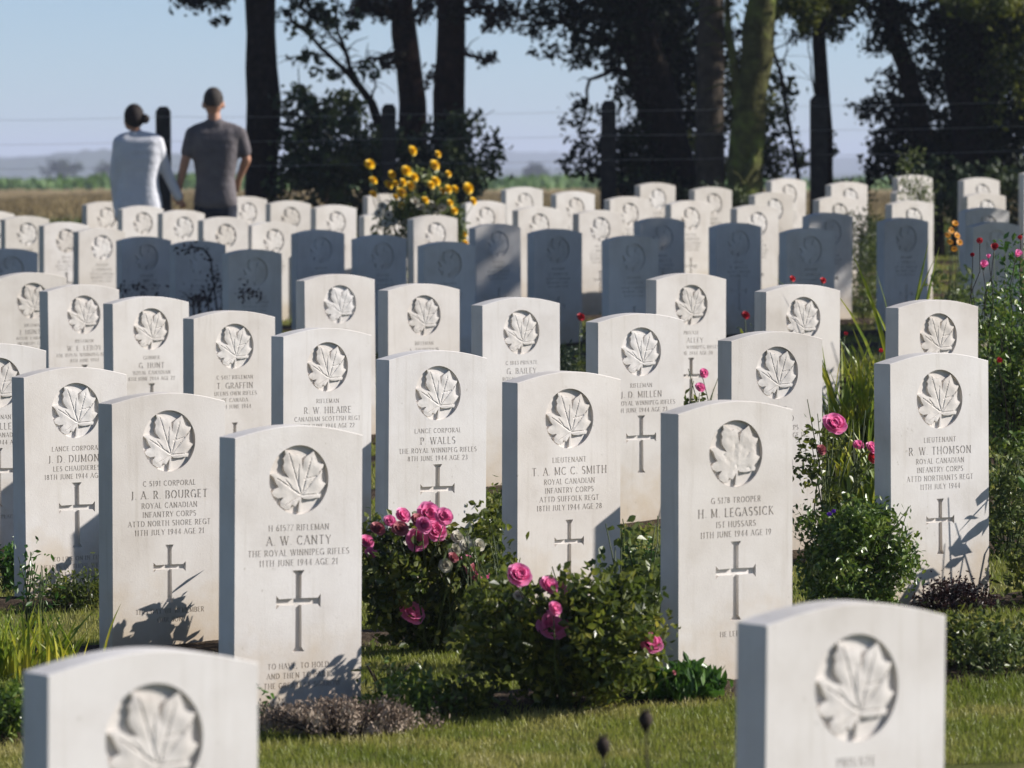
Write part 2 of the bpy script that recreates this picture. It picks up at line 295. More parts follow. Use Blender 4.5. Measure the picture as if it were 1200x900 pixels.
def badge_mesh(fine):
    """round recess with a maple leaf in relief: y is depth into the stone"""
    n = 64 if fine else 32; vs = []; fs = []
    for k in range(n):
        t = 2*PI*k/n; vs += [(CR*math.cos(t), 0, CR*math.sin(t)), (CR*math.cos(t), DEP, CR*math.sin(t))]
    for k in range(n): a, b = 2*k, 2*((k+1) % n); fs.append((a, b, b+1, a+1))
    c = len(vs); vs.append((0, DEP, 0))
    for k in range(n): fs.append((c, 2*k+1, 2*((k+1) % n)+1))
    # leaf: constrained triangulation with interior points, height dips along the veins
    step = .0023 if fine else .007
    pts = [Vector(p) for p in LEAF]; no = len(pts)
    edg = min
    m = int(CR/step)
    for i in range(-m, m+1):
        for j in range(-m, m+1):
            p = (i*step+random.uniform(-.2, .2)*step, j*step+random.uniform(-.2, .2)*step)
            if poly_in(p, LEAF) and min(seg_d(p, LEAF[q], LEAF[(q+1) % no])[0] for q in range(no)) > step*.55: pts.append(Vector(p))
    r = geometry.delaunay_2d_cdt(pts, [], [list(range(no))], 1, 1e-7, True)
    rv, rf, of = r[0], r[2], r[5]
    def hgt(p):
        q = (p[0]/CR, p[1]/CR); h = 1.0
        d0 = min(seg_d(p, LEAF[w], LEAF[(w+1) % no])[0] for w in range(no))
        rr = math.hypot(*q)
        base = .0086+.0012*min(1, d0/.012)-.0010*max(0, 1-abs(rr-.15)/.5)
        for a, b in VEINS:
            d, t = seg_d(q, a, b); d *= CR; wd = .0027*(1.15-.6*t)
            if d < wd: h = min(h, .70+.30*d/wd)
        base += .0007*math.sin(q[0]*9+q[1]*5)*math.cos(q[1]*8-q[0]*3)
        return DEP-base*h if h < 1 else DEP-base
    o = len(vs)
    for p in rv: vs.append((p.x, hgt((p.x, p.y)), p.y))
    for f, q in zip(rf, of):
        if q: fs.append(tuple(o+i for i in f)[::-1])
    b0 = len(vs)
    ov = r[3]; idx = {}
    for i, src in enumerate(ov):
        for s_ in src:
            if s_ < no: idx[s_] = i
    for k in range(no): vs.append((LEAF[k][0]*.985, DEP+.0002, LEAF[k][1]*.985))
    for k in range(no): q = (k+1) % no; fs.append((o+idx[k], o+idx[q], b0+q, b0+k))
    # the stalk
    sv = [(.115, -.44), (.06, -.46), (.0, -.93), (.07, -.95)]; o = len(vs)
    for d in (DEP-.0075, DEP+.0002):
        for x, y in sv: vs.append((x*CR, d, y*CR))
    fs.append((o, o+1, o+2, o+3))
    for k in range(4): fs.append((o+k, o+(k+1) % 4, o+4+(k+1) % 4, o+4+k))
    vs = [(x, y, z+CCV) for x, y, z in vs]
    me = mesh('maple_leaf_badge', vs, fs); me.materials.append(M['stone'])
    bm = bmesh.new(); bm.from_mesh(me); bmesh.ops.recalc_face_normals(bm, faces=bm.faces); bm.to_mesh(me); bm.free()
    for p in me.polygons: p.use_smooth = (len(p.vertices) == 3)
    try: me.set_sharp_from_angle(angle=R(32))
    except Exception: pass
    return me
def cross_poly(top, hgt, wid):
    """latin cross with flared ends; top = distance of its head under the crest"""
    zt = H_-top; zb = zt-hgt; za = zt-hgt*.385; s = .0085*hgt/.2; f = s*2.0; a = wid/2; e = .012
    return [(-f, zt), (-s, zt-e), (-s, za+s), (-a+e*.8, za+s*.9), (-a, za+f), (-a, za-f), (-a+e*.8, za-s*.9), (-s, za-s), (-s*1.1, zb+e), (-f, zb), (f, zb), (s*1.1, zb+e), (s, za-s), (a-e*.8, za-s*.9), (a, za-f), (a, za+f), (a-e*.8, za+s*.9), (s, za+s), (s, zt-e), (f, zt)]
def cross_mesh(poly):
    D = .0105; n = len(poly); vs = [(x, 0, z) for x, z in poly]+[(x, D, z) for x, z in poly]
    fs = [(k, (k+1) % n, n+(k+1) % n, n+k) for k in range(n)]
    t = geometry.delaunay_2d_cdt([Vector(p) for p in poly], [], [list(range(n))], 1, 1e-7, True)
    for f, q in zip(t[2], t[5]):
        if q: fs.append(tuple(n+t[3][i][0] for i in f))
    me = mesh('carved_cross', vs, fs); me.materials.append(M['stone'])
    bm = bmesh.new(); bm.from_mesh(me); bmesh.ops.recalc_face_normals(bm, faces=bm.faces); bm.to_mesh(me); bm.free()
    return me
def slab_mesh(lines, cross, ncirc, crest=0):
    """front plate with openings for badge and cross and real cut lettering; sides, rounded crest, back"""
    top = [(W_/2*math.cos(0)-W_*i/16, 0) for i in range(17)]
    def tz(x): return H_-RISE*(2*x/W_)**2*(1-.12*(2*x/W_)**2)-.002
    outl = [(-W_/2, -BUR), (W_/2, -BUR)]+[(W_/2-W_*i/20, tz(W_/2-W_*i/20)) for i in range(21)]
    n0 = len(outl); V = [Vector(p) for p in outl]; FC = [list(range(n0))]
    circ = [(CR*math.cos(2*PI*k/ncirc), CCV+CR*math.sin(2*PI*k/ncirc)) for k in range(ncirc)]
    def addp(poly):
        s = len(V); V.extend(Vector(p) for p in poly); FC.append(list(range(s, s+len(poly))))
    addp(circ)
    if cross: addp(cross)
    nh = len(FC)
    for (t, v, h, mw) in lines:
        for q in text_quads(t, 0, H_-v-h/2, h, mw): addp(q)
    r = geometry.delaunay_2d_cdt(V, [], FC, 1, 1e-6, True)
    rv, rf, of = r[0], r[2], r[5]; DL = .0034
    vs = [(p.x, 0, p.y) for p in rv]; nv = len(vs); vs += [(p.x, DL, p.y) for p in rv]
    fs = []; kind = {}
    for fi, (f, q) in enumerate(zip(rf, of)):
        if not q: continue
        if any(1 <= x < nh for x in q): continue
        if any(x >= nh for x in q):
            fs.append(tuple(i+nv for i in f)[::-1]); kd = 1
        else: fs.append(tuple(f)[::-1]); kd = 0
        for a, b in zip(f, list(f[1:])+[f[0]]): kind.setdefault((min(a, b), max(a, b)), []).append((kd, a, b))
    for e, l in kind.items():
        ks = {x[0] for x in l}
        if ks == {0, 1}:
            a, b = e; fs.append((a, b, b+nv, a+nv))
    # body: edge softened by a 2.5 mm chamfer
    ch = .0025; o = len(vs); n = n0
    rings = [(0, 0), (ch, ch*.7), (T_-ch, ch*.7), (T_, 0)]
    for ri, (y, s) in enumerate(rings):
        for x, z in outl:
            if ri in (0, 3): vs.append((x, y, z))
            else: vs.append((x+(s if x > 1e-3 else -s if x < -1e-3 else 0)*(1 if abs(x) > W_/2-1e-4 else 0), y, z+(s if z > 0 else 0)))
    for ri in range(3):
        for k in range(n): fs.append((o+ri*n+k, o+ri*n+(k+1) % n, o+(ri+1)*n+(k+1) % n, o+(ri+1)*n+k))
    fs.append(tuple(o+3*n+k for k in range(n))[::-1])
    me = mesh('headstone', vs, fs); me.materials.append(M['stone'])
    bm = bmesh.new(); bm.from_mesh(me); bmesh.ops.remove_doubles(bm, verts=bm.verts, dist=2e-6)
    loose = [v for v in bm.verts if not v.link_faces]; bmesh.ops.delete(bm, geom=loose, context='VERTS')
    bmesh.ops.recalc_face_normals(bm, faces=bm.faces); bm.to_mesh(me); bm.free()
    return me
BF, BC = badge_mesh(True), badge_mesh(False)
def insc(rows, ep=()):
    """rows: first small, second the large name line"""
    out = []; v = .278
    for i, t in enumerate(rows):
        if i == 1: out.append((t, v+.035, .0235, .32)); v += .068
        elif i == 0: out.append((t, v, .0155, .32))
        else: out.append((t, v, .016, .35)); v += .0275
    nsm = len(rows)
    ct, ch_, cw = ((.395, .222, .142) if nsm <= 4 else (.468, .178, .116))
    q = .655 if nsm <= 4 else .672
    for t in ep: out.append((t, q, .0145, .31)); q += .0265
    return out, cross_poly(ct, ch_, cw)
RWR = 'THE ROYAL WINNIPEG RIFLES'; RC = 'ROYAL CANADIAN'; IC = 'INFANTRY CORPS'
TX = dict(
 Can=(['H 61577 RIFLEMAN', 'A. W. CANTY', RWR, '11TH JUNE 1944 AGE 21'], ['TO HAVE, TO HOLD', 'AND THEN TO PART', 'IS THE GREATEST SORROW']),
 Leg=(['G 5178 TROOPER', 'H. M. LEGASSICK', 'IST HUSSARS', '11TH JUNE 1944 AGE 19'], ['HE LEFT US']),
 Bou=(['C 5191 CORPORAL', 'J. A. R. BOURGET', RC, IC, 'ATTD NORTH SHORE REGT', '11TH JULY 1944 AGE 21'], ['THIS DAY WE REMEMBER', 'OUR SON']),
 Dur=(['LANCE CORPORAL', 'J. D. DUMONT', 'LES CHAUDIERES', '18TH JUNE 1944 AGE 21'], ['TO LIVE ON IN THE', 'HEARTS OF THOSE WE LOVE', 'AND LEAVE BEHIND US']),
 far=(['LIEUTENANT', 'R. MILLER', RC, '8TH JUNE 1944 AGE 25'], ['REST IN PEACE']),
 g=(['LIEUTENANT', 'T. A. MC C. SMITH', RC, IC, 'ATTD SUFFOLK REGT', '18TH JULY 1944 AGE 28'], []),
 f=(['LANCE CORPORAL', 'P. WALLS', RWR, '8TH JUNE 1944 AGE 23'], []),
 Th=(['LIEUTENANT', 'R. W. THOMSON', RC, IC, 'ATTD NORTHANTS REGT', '11TH JULY 1944'], []),
 e=(['RIFLEMAN', 'R. W. HILAIRE', 'CANADIAN SCOTTISH REGT', '9TH JUNE 1944 AGE 22'], []),
 d=(['C 5417 RIFLEMAN', 'T. GRAFFIN', 'QUEENS OWN RIFLES', 'OF CANADA', '6TH JUNE 1944'], []),
 c=(['GUNNER', 'G. HUNT', RC, '8TH JUNE 1944 AGE 22'], []), l=(['RIFLEMAN', 'J. D. MILLEN', RWR, '8TH JUNE 1944 AGE 23'], []),
 m=(['C 1843 PRIVATE', 'G. BAILEY', RC, '12TH JUNE 1944'], []), b=(['RIFLEMAN', 'W. E. LEROY', RWR, '8TH JUNE 1944'], []),
 i=(['PRIVATE', 'J. R. REID', IC, '18TH JUNE 1944 AGE 19'], []), k=(['PRIVATE', 'R. ALLEY', RWR, '8TH JUNE 1944 AGE 20'], []))
DEF = [(['PRIVATE', 'R. MILLER', RC, '8TH JUNE 1944'], []), (['RIFLEMAN', 'J. HUNTER', RC, IC, '11TH JULY 1944'], [])]
_i0, _c0 = insc(*DEF[0]); _i1, _c1 = insc(*DEF[1])
SHARED = [(slab_mesh(_i0, _c0, 32), cross_mesh(_c0)), (slab_mesh(_i1, _c1, 32), cross_mesh(_c1))]
NEARG, MIDG, SHG, BKG = 'sunlit headstones of the front rows', 'sunlit headstones of the front rows', 'headstones in the tree shade', 'headstones of the sunlit rear rows'
LAB = dict(BL='blurred pale headstone closest at bottom left, only its top in view', BR='blurred pale headstone closest at bottom right, only its top in view',
Can='white headstone with a large cross, dried heather at its foot and pink roses beside it', Leg='large cross headstone with a rose bush on its left and green clump below',
Bou='headstone left of the heather stone, with leafy shadow across its foot', Dur='headstone with three lines under its cross, yellow sword leaves beside it',
far='headstone cut off by the left edge of the photo beside the yellow leaves', a='topmost sunlit headstone of the left diagonal file, cut by the photo edge',
b='second sunlit headstone down the left diagonal file', c='third sunlit headstone down the left diagonal file', d='fourth sunlit headstone down the left diagonal file',
e='fifth headstone down the left diagonal file, before the stone above the roses', f='headstone with a small cross standing directly behind the left pink rose bush',
g='six line headstone with a small cross above the central pink roses', Th='large headstone with leaf shadows on its foot at right of the green bush',
h='headstone just behind the leaf shadowed stone, tall sword leaves behind it', i='headstone behind the right cross stone with a single pink rose at its edge',
j='sunlit headstone with two small red flowers above its crest', k='sunlit headstone with small pink roses low at its right edge', l='headstone with a thin cross half covered by dappled plant shadow',
m='sunlit headstone beside the small blue green conifer', n='sunlit headstone between the central file, small brown plant to its right', o='rearmost sunlit headstone of the central file, next to the shaded stones',
S1='shaded headstone cut off by the left edge of the photo', S2='shaded headstone below the couple, left of the twig covered one', S3='shaded headstone with dark dead twigs climbing over its face',
S4='shaded headstone right of the dark twigs', S5='shaded headstone standing lower left of the yellow daisies', S6='shaded headstone directly below the yellow daisies',
S7='shaded headstone in front of the white stone right of the yellow daisies', S8='shaded headstone with a light patch and thin cross right of the daisies', S9='dark shaded headstone in the middle of the shaded row above the conifer',
S10='shaded headstone overlapping a half lit one, right of the middle', S11='half lit headstone just behind a fully shaded one, right of the middle', S12='very dark shaded headstone below the mossy trunk',
S13='dappled shaded headstone with red flowers at its foot', S14='dappled shaded headstone close behind the one with red flowers', S15='very dark shaded headstone with sword leaves in front',
S16='smaller shaded headstone behind the shaded one at far right', S17='shaded headstone at far right behind the red and pink blooms',
L1='rear headstone cut by the left edge of the photo, above the others', L2='leftmost whole rear headstone at the edge of the dry field', L3='rear headstone second from left under the dry field', L4='tall looking rear headstone left of the shaded row below the woman',
L5='rear headstone half hidden by the arm of the woman', L6='rear headstone right in front of the woman', L7='rear headstone between the woman and the man', L8='rear headstone in front of the legs of the man',
L9='rear headstone below right of the man, above a shaded stone', L10='rear headstone at the foot of the thick dark trunk', L11='rear headstone just right of the thick dark trunk', L12='rear headstone below the dark shrub, a thin dark stalk before it',
L13='rear headstone half hidden at left of the yellow daisies', L14='rearmost headstone behind the upper left of the yellow daisies', L14b='headstone at the lower right of the yellow daisies, behind two shaded stones',
L15='rear headstone immediately right of the yellow daisies', L16='rearmost headstone between the dark shrub and the fence post', L17='rear headstone lower left in front of the fence post group',
L18='rear headstone just left of the middle fence post', L19='rear headstone below the middle fence post', L20='rear headstone right below the middle fence post', L21='rearmost headstone at the foot of the leaning trunk',
L22='rear headstone showing a thin cross beside a very dark one', L23='rear headstone at the foot of the straight grey trunk', L24='rear headstone in front of the mossy trunk', L25='rear headstone just right of the mossy trunk',
L26='rearmost headstone left of the post with the thin tree', L27='rear headstone behind two dappled ones, right of the thin tree post', L28='rearmost headstone right of the post with the thin tree', L29='headstone behind the very dark one with sword leaves',
L30='middle one of three headstones stacked in line under the slanted trunk', L31='rearmost of three headstones in line under the slanted trunk', L32='rearmost headstone in line at the far right bushes', L33='rear headstone just in front of the far right rearmost one', L34='rearmost headstone cut by the right edge of the photo')
YAW = R(35)
rr = random.Random(5)
for nme, (x, y, b) in ST.items():
    near = nme[0] not in 'SL'
    if nme in ('BL', 'BR'): bd = BF
    else: bd = BF if near else BC
    if nme in TX:
        ln, cp = insc(*TX[nme]); sm = slab_mesh(ln, cp, 64); cm = cross_mesh(cp)
    elif near:
        ln, cp = insc(*DEF[0 if nme in 'oBRh' else 1]); sm = slab_mesh(ln, cp, 64); cm = cross_mesh(cp)
    else:
        sm, cm = SHARED[rr.randrange(2)]
    a = YAW+R(rr.uniform(-1.2, 1.2)); ca, sa = math.cos(a), math.sin(a)
    # object origin at the middle of the foot of the front face
    o = link('headstone', sm, None); o.location = (x+T_/2*sa, y-T_/2*ca, b+CZ)
    o.rotation_euler = (R(rr.uniform(-.5, .5)), R(rr.uniform(-.5, .5)), a)
    grp = SHG if nme[0] == 'S' else BKG if nme[0] == 'L' else NEARG
    tag(o, LAB[nme], 'headstone', grp)
    link('maple_leaf_badge', bd, None, o)
    link('carved_cross', cm, None, o)

# ------------------------------------------------------------------ ground, beds, lawn
def sheet(name, xs, ys, fn, mat, dz=0):
    X, Y = np.meshgrid(xs, ys); Z = fn(X, Y)+dz; v = np.stack([X, Y, Z], -1).reshape(-1, 3); nx, ny = len(xs), len(ys)
    i = (np.arange(ny-1)[:, None]*nx+np.arange(nx-1)[None]).ravel()
    f = np.stack([i, i+1, i+nx+1, i+nx], -1)
    return tag(link(name, mesh(name, v, f, True), mat), kind='structure')
def field_z(X, Y):
    z = G(X, Y)
    far = np.clip((np.hypot(X, Y)-300)/3500, 0, 1)
    return z-far*9
def gl(a, b, n, p=1): return a+(b-a)*(np.linspace(0, 1, n)**p)
xs = np.concatenate([-gl(26, 5000, 24, 3)[::-1], np.linspace(-25, 25, 76), gl(26, 5000, 24, 3)])
ys = np.concatenate([-gl(1, 300, 8, 2)[::-1], np.linspace(0, 70, 141), gl(71, 6500, 60, 3)])
def field_mat():
    m, nt, b = newmat('cemetery_grass_and_dry_field'); L = nt.links.new
    geo = N(nt, 'ShaderNodeNewGeometry'); sp = N(nt, 'ShaderNodeSeparateXYZ'); L(geo.outputs['Position'], sp.inputs[0])
    lawn = ramp(nt, noise(nt, 6, 8, .65), [(.3, (.075, .09, .02)), (.5, (.125, .13, .036)), (.72, (.2, .175, .065))])
    shaded_verge = ramp(nt, noise(nt, 2.2, 6, .6), [(.3, (.02, .018, .01)), (.6, (.05, .04, .02)), (.8, (.07, .075, .02))])  # shade band past the fence, put into the soil and weed colours
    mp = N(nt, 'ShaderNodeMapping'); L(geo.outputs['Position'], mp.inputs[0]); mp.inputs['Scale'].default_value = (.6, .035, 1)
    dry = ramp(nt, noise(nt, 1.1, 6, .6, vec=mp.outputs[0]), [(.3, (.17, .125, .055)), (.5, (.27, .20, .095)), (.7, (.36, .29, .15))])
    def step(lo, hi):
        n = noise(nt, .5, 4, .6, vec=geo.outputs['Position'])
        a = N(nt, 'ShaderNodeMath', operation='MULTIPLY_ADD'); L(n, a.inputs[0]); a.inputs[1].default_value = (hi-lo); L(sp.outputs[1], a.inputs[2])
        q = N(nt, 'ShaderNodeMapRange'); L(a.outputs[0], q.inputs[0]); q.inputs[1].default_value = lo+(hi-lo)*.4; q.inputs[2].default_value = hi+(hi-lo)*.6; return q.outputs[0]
    m1 = N(nt, 'ShaderNodeMix', data_type='RGBA'); L(step(47.5, 50), m1.inputs[0]); L(lawn, m1.inputs[6]); L(shaded_verge, m1.inputs[7])
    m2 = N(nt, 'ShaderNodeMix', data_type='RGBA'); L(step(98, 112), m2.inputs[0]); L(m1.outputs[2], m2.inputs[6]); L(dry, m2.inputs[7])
    grn = ramp(nt, noise(nt, .004, 5, .6, vec=geo.outputs['Position']), [(.35, (.06, .09, .03)), (.5, (.12, .13, .05)), (.65, (.2, .17, .08))])
    m3 = N(nt, 'ShaderNodeMix', data_type='RGBA'); L(step(420, 440), m3.inputs[0]); L(m2.outputs[2], m3.inputs[6]); L(grn, m3.inputs[7])
    L(m3.outputs[2], b.inputs['Base Color']); b.inputs['Roughness'].default_value = 1; b.inputs['Specular IOR Level'].default_value = .1
    bp = N(nt, 'ShaderNodeBump'); bp.inputs['Distance'].default_value = .012; L(noise(nt, 80, 6, .7), bp.inputs['Height']); L(bp.outputs[0], b.inputs['Normal'])
    return m
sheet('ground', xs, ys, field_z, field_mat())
ROWS = [['BL', 'BR'], ['Can', 'Leg'], ['Bou', 'g', 'Th'], ['Dur', 'f', 'i'], ['far', 'e', 'l', 'h'], ['d', 'm', 'j'], ['c', 'n', 'k'], ['b', 'o']]
BED = []
for rw in ROWS:
    q = np.array([ST[n][:2] for n in rw]); c = np.polyfit(q[:, 0], q[:, 1], 1); BED.append(c)
BED += [np.array([.08, y]) for y in (34.1, 35.7, 37.2, 38.9, 40.5, 42.6, 44.3, 46.3)]
for c in BED:
    t = np.linspace(-6.5, 7, 110); w = np.linspace(-.27, .27, 9)
    X = t[None].repeat(9, 0); ed = (.05*np.sin(t*5.1)+.04*np.sin(t*11.3+1))[None]
    Yb = c[0]*X+c[1]+w[:, None]*(1+ed*2)-.02
    Z = G(X, Yb)+.004+.022*np.cos(w[:, None]/.27*PI/2)+.004*np.sin(X*31+w[:, None]*60)
    v = np.stack([X, Yb, Z], -1).reshape(-1, 3); nx = 110
    i = (np.arange(8)[:, None]*nx+np.arange(nx-1)[None]).ravel(); f = np.stack([i, i+1, i+nx+1, i+nx], -1)
    tag(link('flower_bed_soil', mesh('flower_bed_soil', v, f, True), M['soil']), kind='structure')

def in_bed(X, Y, hw=.24):
    m = np.zeros_like(X, bool)
    for c in BED: m |= np.abs(Y-(c[0]*X+c[1])) < hw
    return m
def blades(n, x0, x1, y0, y1, h0, h1, wd):
    X = rng.uniform(x0, x1, n)
    Y = rng.uniform(y0, y1, n); k = (np.abs(X) < Y*.11+.5) & ~in_bed(X, Y, .2+0*X)
    X, Y = X[k], Y[k]; n = len(X); Z = G(X, Y)
    clump = .5+.5*np.sin(X*3.1+1.3*np.sin(Y*2.3))*np.cos(Y*3.7+np.sin(X*5))
    h = rng.uniform(h0, h1, n)*(.75+.5*clump); a = rng.uniform(0, 2*PI, n); ln = rng.uniform(.1, .75, n)*h; la = rng.uniform(0, 2*PI, n)
    dx, dy = np.cos(a)*wd, np.sin(a)*wd; lx, ly = np.cos(la)*ln, np.sin(la)*ln
    z0 = Z-.004
    v = np.stack([np.stack([X-dx, Y-dy, z0], -1), np.stack([X+dx, Y+dy, z0], -1), np.stack([X+dx*.7+lx*.35, Y+dy*.7+ly*.35, z0+h*.6], -1), np.stack([X-dx*.7+lx*.35, Y-dy*.7+ly*.35, z0+h*.6], -1), np.stack([X+lx, Y+ly, z0+h*.97], -1)], 1).reshape(-1, 3)
    i = np.arange(n)*5
    return v, [tuple(q) for q in np.stack([i, i+1, i+2, i+3], -1).tolist()]+[tuple(q) for q in np.stack([i+3, i+2, i+4], -1).tolist()]
V_, F_ = [], []; off = 0
for a in ((150000, -2.2, 2.2, 12.6, 16.4, .014, .034, .0016), (70000, -2.8, 2.8, 16.2, 21, .014, .034, .0022), (45000, -3.4, 3.4, 21, 29, .02, .045, .0035), (40000, -5.5, 5.5, 29, 48, .02, .05, .006)):
    v, f = blades(*a); V_.append(v); F_ += [tuple(i+off for i in q) for q in f]; off += len(v)
tag(link('lawn_grass', mesh('lawn_grass', np.concatenate(V_), F_), M['blade']), 'short mown grass between the rows of headstones', 'grass', kind='stuff')

# ------------------------------------------------------------------ plants
def leaves(C_, size, up=.3, aspect=.5, out=None, fold=.25, sv=.35):
    """diamond leaves at the points C_; returns verts, faces"""
    C_ = np.asarray(C_); n = len(C_)
    d = rng.normal(size=(n, 3)); d[:, 2] += up
    if out is not None: d += out
    d /= np.linalg.norm(d, axis=1)[:, None]
    r = rng.normal(size=(n, 3)); s = np.cross(d, r); s /= np.linalg.norm(s, axis=1)[:, None]; nn = np.cross(d, s)
    L = size*(1+sv*rng.uniform(-1, 1, n))[:, None]; w = L*aspect/2
    b = C_-d*L/2; t = C_+d*L/2; m = C_-d*L*.02-nn*w*fold*0
    l = m-s*w+nn*w*fold; q = m+s*w+nn*w*fold; l2 = C_+d*L*.25-s*w*.72+nn*w*fold*.8; q2 = C_+d*L*.25+s*w*.72+nn*w*fold*.8
    v = np.stack([b, q, q2, t, l2, l], 1).reshape(-1, 3); i = np.arange(n)*6
    f = np.concatenate([np.stack([i, i+1, i+2, i+3], -1), np.stack([i, i+3, i+4, i+5], -1)])
    return v, f
def cloud(c, r, k, n, cr, shell=.55, seed=None):
    """n points in k clumps of radius cr spread through an ellipsoid"""
    u = rng.normal(size=(k, 3)); u /= np.linalg.norm(u, axis=1)[:, None]; q = u*(shell+(1-shell)*rng.uniform(0, 1, k)**.6)[:, None]*np.array(r)
    i = rng.integers(0, k, n); return np.array(c)+q[i]+rng.normal(size=(n, 3))*cr
def leafobj(name, pts, size, mat, parent, **k):
    v, f = leaves(pts, size, **k); return link(name, mesh(name, v-np.array(parent.location)[None] if parent else v, f), mat, parent)
def stems(parent, tips, mat, r0=.004, bend=.1, name='stem', base=.03, seg=5):
    mb = MB()
    for t in tips:
        t = Vector(t); b = Vector((random.uniform(-base, base), random.uniform(-base, base), -.03)); m = b.lerp(t, .5)+Vector((random.uniform(-1, 1), random.uniform(-1, 1), .3))*bend*t.length
        mb.tube([b, b.lerp(m, .6), m, m.lerp(t, .55), t], [r0, r0*.9, r0*.8, r0*.6, r0*.45], seg)
    return mb.build(name, mat, parent)
def bloom_mesh(name, mat, kind):
    mb = MB(); rd = random.Random(hash(kind) % 1000 if False else len(kind))
    def petal(az, tilt, L, w, cup, r0):
        n = 5; vs = []; fs = []
        ca, sa = math.cos(az), math.sin(az)
        for i in range(n):
            t = i/(n-1); ang = tilt+cup*(t-.3)
            rr_ = r0+L*(math.sin(tilt)*t+.0); 
            # integrate the curl outward
            x = r0; z = 0
            for q in range(i): aa = tilt+cup*(q/(n-1)-.2); x += L/(n-1)*math.sin(aa); z += L/(n-1)*math.cos(aa)
            for s in (-1, -.5, 0, .5, 1):
                ww = w*(.35+.65*math.sin(PI*(.08+.66*t)))*s; xx = x-abs(s)**2*w*.35; vs.append((ca*xx-sa*ww, sa*xx+ca*ww, z+.06*w*rd.uniform(-1, 1)*(t > .6)))
        for i in range(n-1):
            for s in range(4): a = i*5+s; fs.append((a, a+1, a+6, a+5))
        mb.add(vs, fs)
    if kind == 'rose':      # unit radius
        for lay, (cnt, tilt, L, w, cup, r0) in enumerate([(5, -.15, .62, .28, .5, .06), (6, .1, .72, .36, .35, .12), (7, .35, .86, .45, .2, .15), (8, .7, .98, .52, .35, .14), (8, 1.1, 1.0, .55, .5, .12)]):
            for k in range(cnt): petal(2*PI*k/cnt+lay*.6+rd.uniform(-.15, .15), tilt+rd.uniform(-.1, .1), L, w, cup, r0)
    elif kind == 'daisy':
        for lay in range(2):
            for k in range(11): petal(2*PI*k/11+lay*.28, 1.15+lay*.2+rd.uniform(-.1, .1), .95, .22, .35, .12)
    elif kind == 'pom':
        for lay in range(5):
            for k in range(10): petal(2*PI*k/10+lay*.3, .1+lay*.33+rd.uniform(-.1, .1), .75+.05*lay, .25, .4, .06)
    elif kind == 'small':
        for k in range(5): petal(2*PI*k/5, .9, .9, .42, .2, .06)
    elif kind == 'bell':
        for k in range(5): petal(2*PI*k/5, .35, 1.0, .4, .6, .1)
    me = mb.mesh(name); me.materials.append(mat); return me
BL_ = {}
def bloom(parent, pos, r, mat='pink', kind='rose', face=None, name='rose_bloom'):
    key = (mat, kind, name)
    if key not in BL_: BL_[key] = bloom_mesh(name, M[mat], kind)
    o = link(name, BL_[key], None, parent); o.location = Vector(pos); o.scale = (r, r, r)
    f = Vector(face)+Vector((.45, 0, .1)) if face else Vector((random.uniform(-.3, .8), -.9, random.uniform(.3, 1.0)))
    o.rotation_euler = f.normalized().to_track_quat('Z', 'Y').to_euler(); o.rotation_euler.rotate_axis('Z', random.uniform(0, 6))
    if kind == 'daisy':
        if 'heart' not in BL_:
            mb = MB(); mb.ball((0, 0, .12), .3, 10, (1, 1, .8)); BL_['heart'] = mb.mesh('flower_heart'); BL_['heart'].materials.append(M['brown'])
        link('flower_heart', BL_['heart'], None, o)
    return o
def lay(x, D, dz=0):
    """ground point under picture column x at distance D"""
    X = (x-600)/F*D; return Vector((X, D, g(X, D)+dz))
def rose_bush(x, D, w, h, label, blooms, nl=1700, lsz=.028, mat='rose_leaf', k=34, bl=('pink', 'rose'), grp='rose bushes in the beds', dep=.16, name='rose_bush', fade=()):
    b = lay(x, D); o = empty(name, b, label=label, cat='rose bush', group=grp)
    pts = cloud(b+Vector((0, 0, h*.55)), (w/2, dep, h*.42), k, nl, .032, .35)
    low = cloud(b+Vector((0, 0, h*.22)), (w/3, dep*.7, h*.16), 10, nl//5, .03, .3)
    pts = np.concatenate([pts, low]); pts = pts[pts[:, 2] > b.z+.012]
    leafobj('foliage', pts, lsz, M[mat], o, aspect=.62, up=.2)
    tips = []
    for (bx, by, r, *kk) in blooms:
        Db = D-dep*random.uniform(.4, 1.0); q = P(bx, by, Db)-b; tips.append(q-Vector((0, 0, r)))
        m_, kd = (kk[0] if kk else bl[0]), bl[1]
        bloom(o, q, r*1.12, m_, kd, (random.uniform(-.2, .5), -1, random.uniform(.2, .9)))
    for _ in range(14): tips.append(Vector((random.uniform(-.5, .5)*w, random.uniform(-1, 1)*dep, h*random.uniform(.6, 1.05))))
    stems(o, tips, M['stem'], .0035, .12)
    return o
rose_bush(508, 15.55, .46, .43, 'rose bush with a cluster of pink and cream blooms beside the heather stone',
    [(481, 722, .036), (500, 604, .035), (509, 624, .032), (487, 635, .033), (470, 606, .024), (428, 637, .022), (441, 622, .022, 'palepink'), (546, 660, .021), (552, 672, .024, 'palepink'), (563, 679, .026), (468, 622, .024, 'palepink'), (488, 612, .022, 'palepink'), (519, 607, .026), (495, 617, .024), (434, 650, .018), (456, 612, .018), (530, 655, .016, 'palepink'),
     (536, 632, .022, 'white'), (545, 642, .02, 'white'), (521, 664, .02, 'white'), (560, 640, .018, 'white'), (532, 646, .018, 'white')], 4600, .026)
rose_bush(668, 13.95, .58, .38, 'wide rose bush with scattered pink blooms in front of the central headstone',
    [(607, 677, .032), (641, 689, .026), (655, 692, .02), (646, 737, .041), (649, 715, .019), (762, 758, .031), (607, 700, .014, 'white'), (790, 790, .006, 'palepink')], 5600, .027, k=60, dep=.2)
rose_bush(752, 15.0, .22, .42, 'loose leggy green rose bush without blooms left of the right cross stone', [], 420, .032, 'pale_leaf', k=12, dep=.1)
